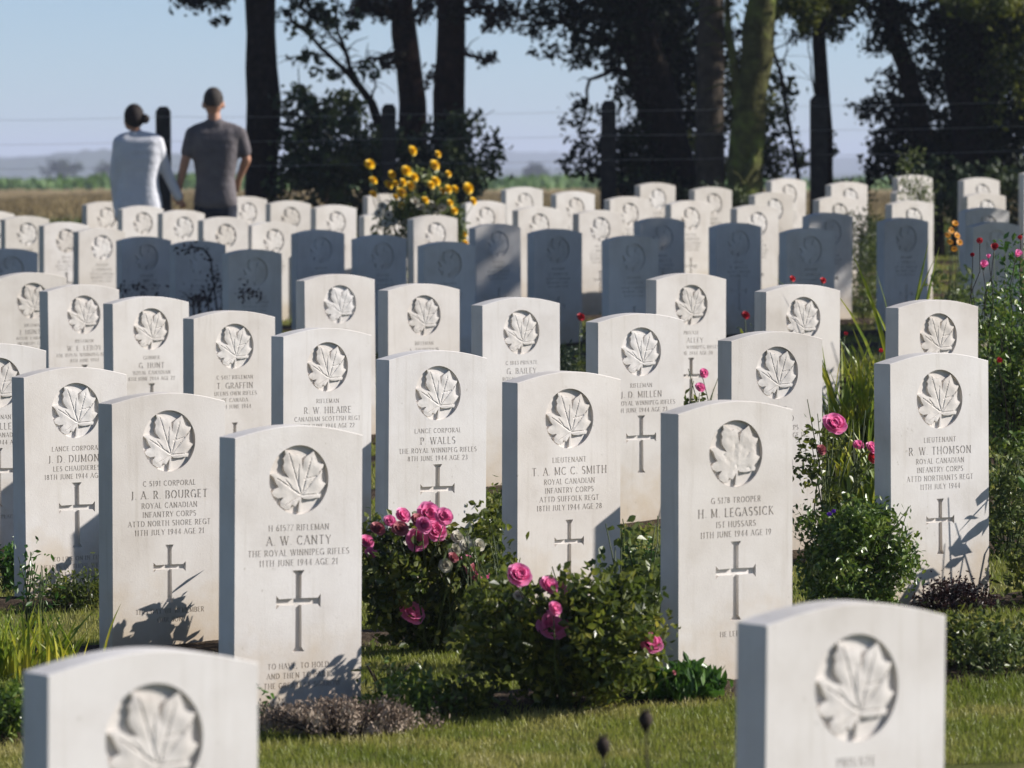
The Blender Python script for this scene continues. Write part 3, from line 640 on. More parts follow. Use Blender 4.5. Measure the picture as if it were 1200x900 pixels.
rose_bush(573, 15.1, .2, .40, 'thin yellow green rose shoots reaching up beside the pink roses', [], 260, .034, 'pale_leaf', k=9, dep=.08)
rose_bush(978, 18.1, .22, .56, 'tall rose bush with one large pink bloom above the green box bush', [(977, 500, .041), (1006, 523, .019), (1021, 526, .022), (1022, 536, .022, 'coral'), (962, 528, .018, 'palepink')], 650, .025, k=12, dep=.10)
rose_bush(823, 20.4, .16, .56, 'small rose bush with two pink blooms against the sunlit stone', [(824, 438, .019), (820, 455, .02)], 420, .03, k=10, dep=.08)
def leafy_bush(x, D, w, h, label, nl, lsz, mat, k=30, dep=.2, cat='bush', name='bush', shell=.35, cl=.03, asp=.45, grp=None, up=.4, st='stem', nst=14, zf=.5):
    b = lay(x, D); o = empty(name, b, label=label, cat=cat, group=grp)
    pts = cloud(b+Vector((0, 0, h*zf)), (w/2, dep, h*.5), k, nl, cl, shell); pts = pts[pts[:, 2] > b.z+.01]
    leafobj('foliage', pts, lsz, M[mat], o, aspect=asp, up=up)
    if nst: stems(o, [Vector((random.uniform(-.48, .48)*w, random.uniform(-1, 1)*dep, h*random.uniform(.6, 1.0))) for _ in range(nst)], M[st], .003, .1)
    return o
bb = leafy_bush(1000, 16.25, .40, .37, 'dense bright green bush with one small purple flower beside the leaf shadowed stone', 7500, .022, 'box_leaf', k=90, dep=.18, cl=.026)
bb.children[0].name = 'foliage'
q = P(973, 604, 16.05)-bb.location; bloom(bb, q, .011, 'purple', 'small', name='purple_flower')
q = P(978, 600, 16.05)-bb.location; bloom(bb, q, .009, 'purple', 'small', name='purple_flower')
leafy_bush(790, 14.12, .34, .07, 'low lush green leafy clump along the foot of the right cross stone', 1100, .05, 'lush_leaf', k=26, dep=.07, cat='plant', name='ground_plant', asp=.36, up=1.4, nst=0, cl=.02)
hb = leafy_bush(405, 13.52, .47, .082, 'low mound of dried brown heather at the foot of the left cross stone', 7000, .014, 'heather', k=90, dep=.10, cat='heather', name='dried_heather', asp=.35, up=1.2, st='twig', nst=50, cl=.016)
leafy_bush(470, 13.8, .26, .10, 'dark low green mat of leaves between the heather and the rose bush', 1200, .022, 'box_leaf', k=22, dep=.07, cat='plant', name='ground_plant', nst=0)
leafy_bush(540, 13.9, .22, .09, 'dark low weeds at the left foot of the wide rose bush', 600, .026, 'rose_leaf', k=16, dep=.08, cat='plant', name='ground_plant', nst=0)
leafy_bush(1160, 14.6, .36, .15, 'low dark bush with bronze leaves at lower right behind the front stone', 2300, .022, 'rose_leaf', k=40, dep=.1)
leafy_bush(1175, 14.45, .3, .13, 'low yellowing bush with reddish leaves at the right edge of the photo', 500, .02, 'pale_leaf', k=16, dep=.07)
leafy_bush(1118, 16.28, .28, .085, 'dark maroon mound of leaves under the leaf shadowed stone', 2600, .014, 'maroon_leaf', k=40, dep=.08, cat='plant', name='ground_plant', nst=0, cl=.02)
leafy_bush(1186, 18.1, .2, .38, 'bright yellow green bush at right behind the leaf shadowed stone', 1900, .024, 'pale_leaf', k=30, dep=.12)
leafy_bush(100, 17.2, .24, .12, 'dark low shrub at the foot of the three line headstone', 1300, .02, 'rose_leaf', k=26, dep=.08)
leafy_bush(38, 16.6, .12, .26, 'thin leafy shoots in front of the three line headstone', 140, .026, 'lush_leaf', k=8, dep=.05, cat='plant', name='leafy_shoots')
leafy_bush(8, 13.55, .14, .13, 'dark green tuft at the bottom left corner of the photo', 700, .03, 'box_leaf', k=14, dep=.08, cat='plant', name='ground_plant')
leafy_bush(300, 13.6, .07, .10, 'small bright green sprout beside the dried heather', 90, .026, 'lush_leaf', k=5, dep=.03, cat='plant', name='ground_plant')
leafy_bush(15, 17.9, .16, .14, 'green tuft beside the cut off left headstone', 500, .03, 'lush_leaf', k=12, dep=.08, cat='plant', name='ground_plant')
leafy_bush(752, 17.95, .2, .10, 'low green clump behind the loose leggy bush', 600, .028, 'lush_leaf', k=14, dep=.08, cat='plant', name='ground_plant')
leafy_bush(572, 17.9, .16, .30, 'dark green bush between the two central headstones', 900, .026, 'rose_leaf', k=16, dep=.08)
leafy_bush(660, 26.2, .22, .36, 'small blue green conifer beside the shaded headstone', 1700, .03, 'shrub_leaf', k=26, dep=.1, cl=.035, asp=.3)
leafy_bush(546, 23.6, .1, .40, 'small brown tinged plant between the two central headstones', 260, .024, 'maroon_leaf', k=9, dep=.05, cat='plant', name='garden_plant')
leafy_bush(1014, 37.9, .28, .86, 'feathery light green shrub between the shaded headstones', 2200, .035, 'pale_leaf', k=40, dep=.2, cl=.05, asp=.3)
leafy_bush(1070, 41.3, .34, 1.14, 'light green shrub covering the middle of the three in line headstones', 1500, .035, 'pale_leaf', k=36, dep=.15, cl=.04, asp=.3)
leafy_bush(1118, 30.5, .24, .55, 'pale green foliage under the orange flowers at right', 1100, .045, 'pale_leaf', k=24, dep=.15, cl=.05)
leafy_bush(1243, 16.5, .2, .55, 'broad leaved plant standing just outside the right edge', 62, .085, 'lush_leaf', k=14, dep=.16, cl=.04, asp=.36, cat='plant', name='garden_plant', up=.9)
leafy_bush(1215, 16.35, .18, .24, 'low dark plant just outside the right edge', 500, .03, 'rose_leaf', k=14, dep=.1, cat='plant', name='garden_plant')
leafy_bush(318, 15.72, .2, .29, 'leafy plant hidden behind the heather stone', 300, .06, 'rose_leaf', k=12, dep=.1, asp=.4, up=1.2)
leafy_bush(190, 17.5, .18, .26, 'leafy plant hidden behind the second stone from the left', 300, .035, 'rose_leaf', k=12, dep=.1)
leafy_bush(458, 14.05, .16, .15, 'thin grey twiggy plant rising from the heather', 90, .035, 'rose_leaf', k=8, dep=.07, cat='plant', name='garden_plant', st='twig', asp=.3, up=1.2)
leafy_bush(897, 24.15, .10, .66, 'slender spiky plant between the sunlit stones', 260, .03, 'shrub_leaf', k=12, dep=.05, cat='plant', name='garden_plant', asp=.25, up=1.6)
# tall flowering shrub at the right edge
tb = leafy_bush(1182, 21.35, .34, .86, 'tall dark shrub with red and pink bell blooms at the right edge', 5600, .03, 'box_leaf', k=44, dep=.2, cl=.04, nst=24, st='twig', zf=.45)
for (bx, by, r, c) in [(1148, 284, .017, 'coral'), (1165, 292, .02, 'red'), (1151, 312, .022, 'pink'), (1140, 300, .012, 'red'), (1191, 300, .02, 'pink'), (1169, 424, .016, 'red'), (1196, 280, .013, 'coral'), (1158, 302, .012, 'pink')]:
    q = P(bx, by, 21.0)-tb.location; bloom(tb, q, r*1.5, c, 'bell', name='bell_bloom')
    mb = MB(); e_ = Vector((random.uniform(-.02, .06), random.uniform(.1, .3), -random.uniform(.3, .42))); mb.tube([q, q+e_*.3+Vector((random.uniform(-.03, .03), 0, -.03)), q+e_*.65+Vector((random.uniform(-.03, .03), 0, 0)), q+e_], .0019, 4); mb.build('bloom_stalk', M['twig'], tb)
tb2 = leafy_bush(1192, 22.5, .2, 1.0, 'bushy green shrub behind the tall red flowering one', 1300, .035, 'lush_leaf', k=26, dep=.2, cl=.05)
# orange flowers
of = empty('orange_flowers', lay(1112, 29.8), label='orange yellow flowers on thin stems at right of the shaded stone', cat='flowers')
tips = []
for (bx, by) in [(1119, 262), (1114, 270), (1121, 276), (1113, 284), (1118, 292), (1124, 284), (1110, 276)]:
    q = P(bx, by, 29.7)-of.location; tips.append(q); bloom(of, q, .02, 'orange', 'daisy', name='daisy_bloom')
stems(of, tips, M['stem'], .004, .08)
leafobj('foliage', cloud(of.location+Vector((0, 0, .35)), (.14, .1, .32), 16, 420, .03), .04, M['pale_leaf'], of)
# yellow daisies
yd = empty('yellow_daisies', lay(492, 39.15), label='tall clump of yellow daisies rising among the rear headstones', cat='flowers')
tips = []
for (bx, by, r) in [(483, 177, .042), (433, 193, .045), (513, 181, .03), (509, 194, .047), (459, 205, .036), (476, 201, .05), (485, 208, .04), (437, 212, .038), (455, 217, .04), (472, 214, .034), (481, 218, .045), (470, 226, .048), (463, 215, .03), (525, 204, .03), (510, 213, .045), (505, 217, .036), (525, 222, .038), (533, 222, .035), (548, 221, .05), (437, 228, .035), (554, 236, .036), (471, 243, .038), (532, 247, .034), (498, 235, .034), (527, 238, .03), (543, 275, .032), (545, 285, .03), (518, 224, .03), (463, 231, .03)]:
    q = P(bx, by, 39.1+random.uniform(-.15, .15))-yd.location; tips.append(q-Vector((0, -.02, .03))); bloom(yd, q, r*1.02, 'yellow', 'pom', (random.uniform(0, .8), -.8, random.uniform(.2, 1)), name='daisy_bloom')
for (bx, by) in [(448, 242), (455, 252), (505, 240), (512, 252), (518, 244), (493, 243), (452, 262), (520, 258), (444, 250), (500, 250), (508, 262), (462, 260), (486, 236), (476, 262)]:
    q = P(bx, by, 39.1)-yd.location; tips.append(q); bloom(yd, q, .036, 'white', 'daisy', name='white_bloom')
stems(yd, tips, M['stem'], .006, .05, base=.15)
leafobj('foliage', np.concatenate([cloud(P(490, 268, 39.25), (.36, .14, .22), 34, 1500, .045), cloud(P(490, 232, 39.25), (.36, .12, .22), 22, 420, .03)]), .06, M['pale_leaf'], yd, aspect=.4)
# dead rose twigs on the shaded stone
tw = empty('dead_rose_twigs', lay(240, 35.25), label='dark withered rose twigs with black leaves before a shaded headstone', cat='twigs')
mb = MB(); lp = []
for pts in ([(262, 372), (250, 330), (247, 303), (238, 291), (225, 290), (214, 294)], [(245, 375), (244, 350), (252, 335), (256, 322)], [(232, 375), (226, 352), (214, 342)], [(250, 375), (262, 345), (285, 338), (300, 336)], [(228, 375), (234, 352), (246, 345)]):
    w_ = [P(a, b_, 35.25+random.uniform(-.05, .05))-tw.location for a, b_ in pts]; w_[0].z = -.03; mb.tube(w_, [.009]+[.006]*(len(w_)-2)+[.003], 5)
    for p0, p1 in zip(w_[1:-1], w_[2:]):
        for _ in range(14): lp.append(p0.lerp(p1, random.random())+Vector([random.gauss(0, .028) for _ in range(3)])+tw.location)
mb.build('twig', M['twig'], tw)
lp2 = cloud(P(244, 345, 35.2), (.17, .08, .10), 14, 150, .03); leafobj('foliage', np.concatenate([np.array([tuple(p) for p in lp]), lp2, cloud(P(160, 340, 35.6), (.18, .05, .05), 8, 70, .03), cloud(P(290, 345, 33.2), (.12, .05, .04), 8, 60, .025)]), .03, M['maroon_leaf'], tw)
# sword leaved clumps
def sword(x, D, n, h, spread, w, label, mat='sword_leaf', lean=0, name='sword_leaf_clump', seedtips=None):
    b = lay(x, D); o = empty(name, b, label=label, cat='iris'); mb = MB()
    for k in range(n):
        a = random.uniform(0, 2*PI); hh = h*random.uniform(.55, 1.05); ln = random.uniform(.08, .62)*hh; bx = random.gauss(0, spread*.45); by = random.gauss(0, spread*.3)
        dx, dy = math.cos(a)*ln+lean*hh, math.sin(a)*ln*.7; tw_ = random.uniform(0, PI); vs = []; fs = []
        for i in range(7):
            t = i/6; ww = w*(1-t**2.2)*(.75+.5*t)*random.uniform(.95, 1.05)+.0004
            c = Vector((bx+dx*t**1.8, by+dy*t**1.8, hh*(t-.22*t**3*(ln/hh))-.02)); sd = Vector((math.cos(tw_+t*.5), math.sin(tw_+t*.5), 0))
            vs += [c-sd*ww, c+Vector((-sd.y, sd.x, 0))*ww*.3, c+sd*ww]
        for i in range(6):
            for j in (0, 1): q = i*3+j; fs.append((q, q+1, q+4, q+3))
        mb.add(vs, fs)
    mb.build('leaves', M[mat], o); return o
sword(14, 15.2, 150, .245, .24, .006, 'clump of bright green and yellow sword leaves at the left edge', lean=.05)
sword(62, 15.4, 26, .14, .12, .005, 'small yellowed spray of sword leaves leaning towards the low left stone', lean=.3)
sword(1006, 21.3, 130, .68, .17, .011, 'tall green sword leaves between the two right hand stones')
sword(1058, 22.4, 26, 1.0, .1, .014, 'tall pointed sword leaves behind the stone at right, against the shaded one')
sword(1018, 19.9, 60, .46, .14, .009, 'shorter sword leaves right of the large pink rose')
sword(372, 45.3, 5, 1.0, .04, .012, 'thin dark stalks standing before the rear headstone', mat='maroon_leaf', name='dry_stalks')
leafy_bush(1003, 22.6, .22, .42, 'dark maroon flowering plant among the tall sword leaves', 700, .03, 'maroon_leaf', k=18, dep=.12, cat='plant', name='garden_plant')
leafy_bush(1092, 24.5, .2, .5, 'bronze and green plant behind the stone at right', 600, .03, 'pale_leaf', k=14, dep=.1, cat='plant', name='garden_plant')
# single red flowers
def flower(x, y, D, r, mat, label, kind='rose'):
    b = lay(x+random.uniform(-4, 4), D); o = empty('red_flower', b, label=label, cat='flower'); q = P(x, y, D)-b
    stems(o, [q], M['stem'], .004, .03); bloom(o, q, r, mat, kind, (0, -1, .4), name='petals')
    leafobj('foliage', np.array([tuple(b+q*random.uniform(.3, .93)+Vector([random.gauss(0, .02) for _ in range(3)])) for _ in range(26)]), .035, M['rose_leaf'], o)
flower(680, 372, 25.6, .022, 'red', 'dark red rose beside the small conifer')
flower(928, 327, 24.3, .016, 'coral', 'coral red flower above the crest of a sunlit stone, left one')
flower(964, 329, 24.5, .016, 'coral', 'coral red flower above the crest of a sunlit stone, right one')
flower(873, 370, 25.0, .022, 'red', 'small red flower against a very dark shaded stone')
flower(1031, 412, 21.0, .018, 'coral', 'orange red flower among the sword leaves', 'bell')
flower(990, 392, 23.0, .018, 'red', 'deep red flower right of the two coral ones', 'bell')
# out of focus withered buds nearest to the lens
for i, (x, y, D, r, lb) in enumerate([(757, 848, 9.6, .014, 'blurred dark withered bud rising in front of the lawn, the higher one'), (707, 879, 9.3, .014, 'blurred dark withered bud rising in front of the lawn, the lower one')]):
    b = lay(x, D); o = empty('withered_flower', b, label=lb, cat='flower', group='withered flowers in front'); q = P(x, y, D)-b
    mb = MB(); mb.tube([(0, 0, -.03), q*.5+Vector((.01, 0, 0)), q], [.003, .0025, .0018], 6); mb.build('stem', M['twig'], o)
    mb = MB(); mb.ball(q+Vector((0, 0, .004)), r, 10, (1, 1, 1.25)); mb.tube([q-Vector((0, 0, r*1.4)), q], [.003, r*.8], 8)
    for k in range(9): a = k*.7; mb.tube([q+Vector((0, 0, r)), q+Vector((math.cos(a)*r*.8, math.sin(a)*r*.8, r*1.8))], [.0025, .001], 4)
    mb.build('seed_head', M['bud'], o)

# ------------------------------------------------------------------ trees and shrubs behind
def tree(name, label, base, pts, rad, bark, crowns, leaf, limbs=(), cat='tree', grp=None, lsz=.063, asp=.6):
    """pts: trunk centre line as (px, py, D); crowns: (px, py, D, rx, ry, rz, clumps, leaves, clumpradius)"""
    x, D = base; b = lay(x, D); o = empty(name, b, label=label, cat=cat, group=grp)
    w_ = [Vector((0, 0, -.15)), Vector((0, 0, .06))]+[P(*p)-b for p in pts]; rd = [rad[0]*1.35, rad[0]*1.12]+[rad[0]+(rad[1]-rad[0])*i/max(1, len(pts)-1) for i in range(len(pts))]
    # resample for an irregular trunk
    W2, R2 = [], []
    for i in range(len(w_)-1):
        n = max(2, int((w_[i+1]-w_[i]).length/.28))
        for k in range(n): t = k/n; W2.append(w_[i].lerp(w_[i+1], t)+Vector((random.uniform(-1, 1), random.uniform(-1, 1), 0))*rad[0]*.07); R2.append((rd[i]+(rd[i+1]-rd[i])*t)*random.uniform(.94, 1.07))
    W2.append(w_[-1]); R2.append(rd[-1])
    mb = MB(); mb.tube(W2, R2, 16, .05); mb.build('trunk', M[bark], o)
    for lb in limbs:
        r0 = lb[0]; q = [P(*p)-b for p in lb[1:]]; mb = MB(); fine = []
        for i in range(len(q)-1):
            for k in range(4): fine.append(q[i].lerp(q[i+1], k/4)+Vector([random.uniform(-1, 1)*.015 for _ in range(3)]))
        fine.append(q[-1]); mb.tube(fine, [r0*(1-.75*i/len(fine)) for i in range(len(fine))], 7, .06)
        for _ in range(int(len(fine)*.8)):
            s_ = random.choice(fine[2:]); e = s_+Vector((random.uniform(-.35, .35), random.uniform(-.2, .2), random.uniform(-.12, .25))); mb.tube([s_, s_.lerp(e, .5)+Vector((0, 0, .03)), e], [r0*.25, r0*.18, .003], 5)
        mb.build('limb', M[bark], o)
    P_ = [cloud(P(px, py, D_), (rx, ry, rz), k, n, cr, .3) for (px, py, D_, rx, ry, rz, k, n, cr) in crowns]
    if P_: leafobj('crown', np.concatenate(P_), lsz, M[leaf], o, aspect=asp)
    return o
def high(px, D, r, n, z=-260, rz=2.6, k=60):   # the part of a crown above the picture
    return (px, z, D, r, r*.9, rz, k, n, .22)
TG = 'trees along the cemetery fence'
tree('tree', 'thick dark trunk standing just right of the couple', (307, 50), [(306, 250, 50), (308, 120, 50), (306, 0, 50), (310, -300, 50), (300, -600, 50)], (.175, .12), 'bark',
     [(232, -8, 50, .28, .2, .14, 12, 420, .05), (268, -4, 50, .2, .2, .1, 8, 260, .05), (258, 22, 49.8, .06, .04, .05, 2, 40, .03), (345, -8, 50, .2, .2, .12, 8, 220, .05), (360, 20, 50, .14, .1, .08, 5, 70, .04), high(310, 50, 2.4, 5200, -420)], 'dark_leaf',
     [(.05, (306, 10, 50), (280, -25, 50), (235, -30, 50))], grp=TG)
tree('tree', 'reddish pine trunk, the left of two beside the dark shrub', (486, 52), [(487, 230, 52), (483, 120, 52), (474, 40, 52), (470, -60, 52), (465, -500, 52)], (.15, .10), 'pinebark',
     [(437, 5, 52, .22, .2, .16, 9, 620, .05), (485, 12, 51.7, .3, .2, .1, 9, 330, .05), (462, 70, 51.8, .16, .1, .05, 4, 90, .03), (450, 75, 51.8, .2, .1, .05, 5, 90, .03), high(470, 52, 1.8, 3000, -380)], 'brown_leaf',
     [(.03, (476, 60, 52), (440, 68, 51.9), (415, 75, 51.9)), (.03, (474, 30, 52), (440, 8, 52), (410, -6, 52))], grp=TG)
tree('tree', 'wider reddish pine trunk, the right of two beside the dark shrub', (527, 51), [(524, 230, 51), (526, 110, 51), (529, 30, 51), (530, -60, 51), (532, -500, 51)], (.16, .12), 'pinebark',
     [(540, 8, 51, .32, .2, .16, 12, 700, .05), (588, 20, 51, .25, .2, .12, 9, 340, .045), (570, 70, 51, .16, .1, .05, 5, 60, .03), (505, 90, 51, .12, .1, .1, 5, 60, .04), high(532, 51, 1.8, 3000, -380)], 'brown_leaf',
     [(.03, (528, 60, 51), (560, 66, 51), (586, 73, 51)), (.03, (529, 10, 51), (565, 10, 51), (600, 30, 51)), (.02, (527, 105, 51), (512, 85, 51), (500, 95, 51))], grp=TG)
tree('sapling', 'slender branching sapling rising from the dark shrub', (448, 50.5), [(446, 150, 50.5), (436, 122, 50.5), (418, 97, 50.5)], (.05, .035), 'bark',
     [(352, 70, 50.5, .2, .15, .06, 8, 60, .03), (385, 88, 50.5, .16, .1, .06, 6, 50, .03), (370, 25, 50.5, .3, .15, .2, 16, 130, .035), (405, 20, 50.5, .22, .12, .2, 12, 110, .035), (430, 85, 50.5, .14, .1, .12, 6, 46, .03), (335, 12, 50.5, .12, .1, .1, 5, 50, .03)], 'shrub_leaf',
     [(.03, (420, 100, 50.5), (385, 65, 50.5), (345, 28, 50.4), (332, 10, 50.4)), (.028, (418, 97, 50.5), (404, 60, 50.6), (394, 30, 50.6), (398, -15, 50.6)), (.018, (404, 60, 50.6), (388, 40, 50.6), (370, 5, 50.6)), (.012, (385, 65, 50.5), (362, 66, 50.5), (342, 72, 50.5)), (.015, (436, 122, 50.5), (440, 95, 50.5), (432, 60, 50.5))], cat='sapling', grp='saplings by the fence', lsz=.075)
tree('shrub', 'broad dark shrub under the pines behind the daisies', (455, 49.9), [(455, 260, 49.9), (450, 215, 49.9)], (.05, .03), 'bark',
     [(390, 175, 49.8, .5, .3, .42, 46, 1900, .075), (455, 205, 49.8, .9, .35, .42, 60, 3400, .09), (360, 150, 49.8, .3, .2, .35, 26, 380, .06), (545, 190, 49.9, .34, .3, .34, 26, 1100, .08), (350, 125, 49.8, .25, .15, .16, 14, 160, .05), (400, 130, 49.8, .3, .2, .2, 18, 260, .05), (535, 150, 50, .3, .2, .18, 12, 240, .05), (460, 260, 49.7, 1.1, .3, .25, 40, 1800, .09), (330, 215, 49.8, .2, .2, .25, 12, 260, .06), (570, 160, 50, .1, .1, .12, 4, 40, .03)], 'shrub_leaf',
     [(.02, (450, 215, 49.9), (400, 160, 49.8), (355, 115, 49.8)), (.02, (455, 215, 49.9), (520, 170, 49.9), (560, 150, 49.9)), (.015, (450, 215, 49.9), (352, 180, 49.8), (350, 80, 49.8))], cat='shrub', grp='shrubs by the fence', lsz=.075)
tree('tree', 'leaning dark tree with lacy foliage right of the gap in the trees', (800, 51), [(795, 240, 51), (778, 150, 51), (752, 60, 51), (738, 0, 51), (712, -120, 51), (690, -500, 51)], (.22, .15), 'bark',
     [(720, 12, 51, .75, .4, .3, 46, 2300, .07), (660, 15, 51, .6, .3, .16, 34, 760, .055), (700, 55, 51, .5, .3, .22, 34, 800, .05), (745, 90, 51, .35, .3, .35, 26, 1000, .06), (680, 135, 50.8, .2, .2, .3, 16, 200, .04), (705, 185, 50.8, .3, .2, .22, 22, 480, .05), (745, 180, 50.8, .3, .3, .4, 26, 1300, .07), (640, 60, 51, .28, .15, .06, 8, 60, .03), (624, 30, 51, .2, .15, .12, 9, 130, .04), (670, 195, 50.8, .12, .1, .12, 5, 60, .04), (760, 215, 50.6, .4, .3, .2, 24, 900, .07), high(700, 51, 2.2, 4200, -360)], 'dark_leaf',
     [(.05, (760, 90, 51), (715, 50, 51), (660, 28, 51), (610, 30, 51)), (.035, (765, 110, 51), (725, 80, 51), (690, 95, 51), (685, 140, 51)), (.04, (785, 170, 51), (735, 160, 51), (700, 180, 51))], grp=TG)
tree('tree', 'second dark trunk behind the leaning tree', (790, 53), [(786, 240, 53), (772, 120, 53), (776, 30, 53), (790, -100, 53), (800, -500, 53)], (.17, .12), 'bark',
     [(790, 40, 53, .55, .4, .4, 44, 2200, .075), (795, 130, 53.2, .45, .3, .6, 46, 2500, .075), (850, 60, 53, .4, .3, .4, 24, 800, .06), (800, 0, 53, .5, .3, .2, 24, 1000, .08), high(790, 53, 2.0, 3200, -340)], 'dark_leaf', [(.04, (775, 60, 53), (810, 20, 53), (850, 5, 53))], grp=TG)
tree('tree', 'straight grey brown trunk between the leaning and the mossy tree', (832, 49.6), [(832, 240, 49.6), (831, 120, 49.6), (834, 0, 49.6), (836, -120, 49.6), (838, -520, 49.6)], (.145, .11), 'greybark',
     [(838, -30, 49.8, .5, .4, .2, 26, 900, .08), high(838, 49.6, 1.7, 2600, -340)], 'top_leaf', grp=TG)
tree('tree', 'mossy forked trunk with green lit bark', (874, 49), [(872, 240, 49), (876, 150, 49), (886, 70, 49), (892, 0, 49), (900, -120, 49), (905, -480, 49)], (.17, .13), 'moss',
     [(868, 120, 52.5, .55, .3, .5, 40, 1600, .07), (860, 190, 52, .8, .3, .2, 34, 1500, .07), (905, 125, 49.5, .12, .1, .2, 7, 80, .04), (915, 10, 49.4, .4, .3, .14, 20, 520, .05), high(900, 49, 1.8, 3000, -340)], 'top_leaf',
     [(.07, (872, 180, 49), (862, 100, 49), (852, 40, 49), (850, -20, 49)), (.045, (868, 245, 48.9), (874, 210, 48.8), (884, 180, 48.85), (888, 150, 49))], grp=TG)
tree('sapling', 'thin bare sapling leaning left of the post with the thin tree', (938, 50.2), [(935, 205, 50.2), (925, 150, 50.2), (914, 85, 50.2), (905, 58, 50.2), (902, 10, 50.2)], (.022, .014), 'bark',
     [(912, 112, 50.2, .1, .06, .06, 4, 26, .025), (918, 155, 50.2, .12, .06, .06, 5, 36, .03), (925, 40, 50.2, .3, .1, .05, 5, 26, .03)], 'dark_leaf', [(.01, (914, 85, 50.2), (920, 60, 50.2), (921, 35, 50.2)), (.008, (908, 60, 50.2), (925, 48, 50.2), (945, 40, 50.2))], cat='sapling', grp='saplings by the fence')
tree('tree', 'thin dark tree rising behind the wide fence post at right', (966, 50.4), [(968, 240, 50.4), (966, 160, 50.4), (961, 80, 50.4), (959, 20, 50.4), (956, -80, 50.4), (950, -400, 50.4)], (.085, .05), 'bark',
     [(960, 5, 50.4, .5, .3, .15, 26, 900, .05), (960, 35, 50.4, .22, .15, .1, 10, 200, .045), (978, 30, 50.4, .12, .1, .12, 6, 90, .04), (972, 158, 50.4, .04, .04, .05, 2, 14, .02), (980, 180, 50.4, .05, .04, .04, 2, 14, .02), high(956, 50.4, 1.5, 2200, -300)], 'top_leaf', [(.012, (955, 112, 50.3), (950, 80, 50.3), (947, 40, 50.3)), (.02, (959, 20, 50.4), (990, 5, 50.4), (1020, -10, 50.4))], grp=TG)
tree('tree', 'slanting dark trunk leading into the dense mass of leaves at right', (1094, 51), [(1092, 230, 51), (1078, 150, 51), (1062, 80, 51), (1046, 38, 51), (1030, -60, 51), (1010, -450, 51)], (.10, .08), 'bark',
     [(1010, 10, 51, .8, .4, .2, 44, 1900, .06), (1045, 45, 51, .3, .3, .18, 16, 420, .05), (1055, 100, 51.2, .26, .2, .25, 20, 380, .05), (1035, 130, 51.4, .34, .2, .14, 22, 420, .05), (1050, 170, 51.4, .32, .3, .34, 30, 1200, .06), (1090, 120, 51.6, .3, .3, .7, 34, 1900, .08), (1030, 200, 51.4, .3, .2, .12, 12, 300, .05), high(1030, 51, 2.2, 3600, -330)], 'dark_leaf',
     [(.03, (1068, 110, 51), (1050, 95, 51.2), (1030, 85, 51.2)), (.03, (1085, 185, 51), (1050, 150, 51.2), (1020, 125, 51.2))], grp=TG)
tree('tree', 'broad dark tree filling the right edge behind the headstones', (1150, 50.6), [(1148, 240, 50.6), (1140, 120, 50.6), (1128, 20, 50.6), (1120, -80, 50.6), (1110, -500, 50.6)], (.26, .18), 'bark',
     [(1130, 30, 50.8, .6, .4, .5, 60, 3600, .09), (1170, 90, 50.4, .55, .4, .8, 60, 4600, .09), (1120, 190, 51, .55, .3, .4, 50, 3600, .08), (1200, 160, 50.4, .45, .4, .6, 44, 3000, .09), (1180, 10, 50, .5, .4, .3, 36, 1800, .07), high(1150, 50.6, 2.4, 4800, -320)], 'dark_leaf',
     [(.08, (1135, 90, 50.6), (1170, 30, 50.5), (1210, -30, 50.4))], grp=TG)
tree('tree', 'outer leafy tree cut off by the right edge of the photo', (1270, 49.4), [(1270, 220, 49.4), (1265, 60, 49.4), (1255, -80, 49.4), (1250, -500, 49.4)], (.2, .14), 'bark',
     [(1230, 80, 49.4, .7, .4, .9, 60, 3200, .09), (1150, 5, 49, .5, .3, .12, 26, 700, .05), high(1255, 49.4, 2.4, 4400, -320)], 'top_leaf', grp=TG)
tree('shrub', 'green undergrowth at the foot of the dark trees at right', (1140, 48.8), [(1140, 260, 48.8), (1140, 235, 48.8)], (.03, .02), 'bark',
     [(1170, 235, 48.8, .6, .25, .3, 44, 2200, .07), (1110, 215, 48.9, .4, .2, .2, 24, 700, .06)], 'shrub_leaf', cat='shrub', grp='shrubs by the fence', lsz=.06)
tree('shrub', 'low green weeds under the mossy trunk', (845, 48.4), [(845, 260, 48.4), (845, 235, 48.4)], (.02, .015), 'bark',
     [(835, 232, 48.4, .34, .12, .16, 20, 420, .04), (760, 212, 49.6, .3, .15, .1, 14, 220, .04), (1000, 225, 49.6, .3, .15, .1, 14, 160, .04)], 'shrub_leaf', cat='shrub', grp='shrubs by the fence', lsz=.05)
# trees beside the plot, right of the picture: they throw the shade on the middle rows; some added only to block light
def side_tree(x, y, zc, rx, ry, rz, n, label, ox=0):
    b = Vector((x, y, g(x, y))); o = empty('tree', b, label=label, cat='tree', group='trees beside the plot')
    mb = MB(); mb.tube([(0, 0, -.2), (0, 0, .3), (.15, .1, 2), (0, 0, zc*.75), (.1, 0, zc+rz*.5)], [.34, .27, .23, .17, .07], 14, .05); mb.build('trunk', M['bark'], o)
    for k in range(7):
        a = k*.9; e = Vector((ox+math.cos(a)*rx*.7, math.sin(a)*ry*.7, zc+random.uniform(-.3, .5)*rz)); m_ = MB(); m_.tube([(0, 0, zc*random.uniform(.5, .8)), e*.5+Vector((0, 0, zc*.35)), e], [.1, .07, .03], 7); m_.build('limb', M['bark'], o)
    pts = cloud(b+Vector((ox, 0, zc)), (rx, ry, rz), 90, n, .42, .15); leafobj('crown', pts, .22, M['top_leaf'], o, aspect=.6)
side_tree(8.6, 36.15, 5.5, 2.8, 2.65, 2.5, 7600, 'tall leafy tree beside the plot whose shade falls on the middle rows')
side_tree(13.8, 36.95, 8.5, 3.0, 2.2, 2.6, 6400, 'taller second leafy tree beside the plot behind the first one')
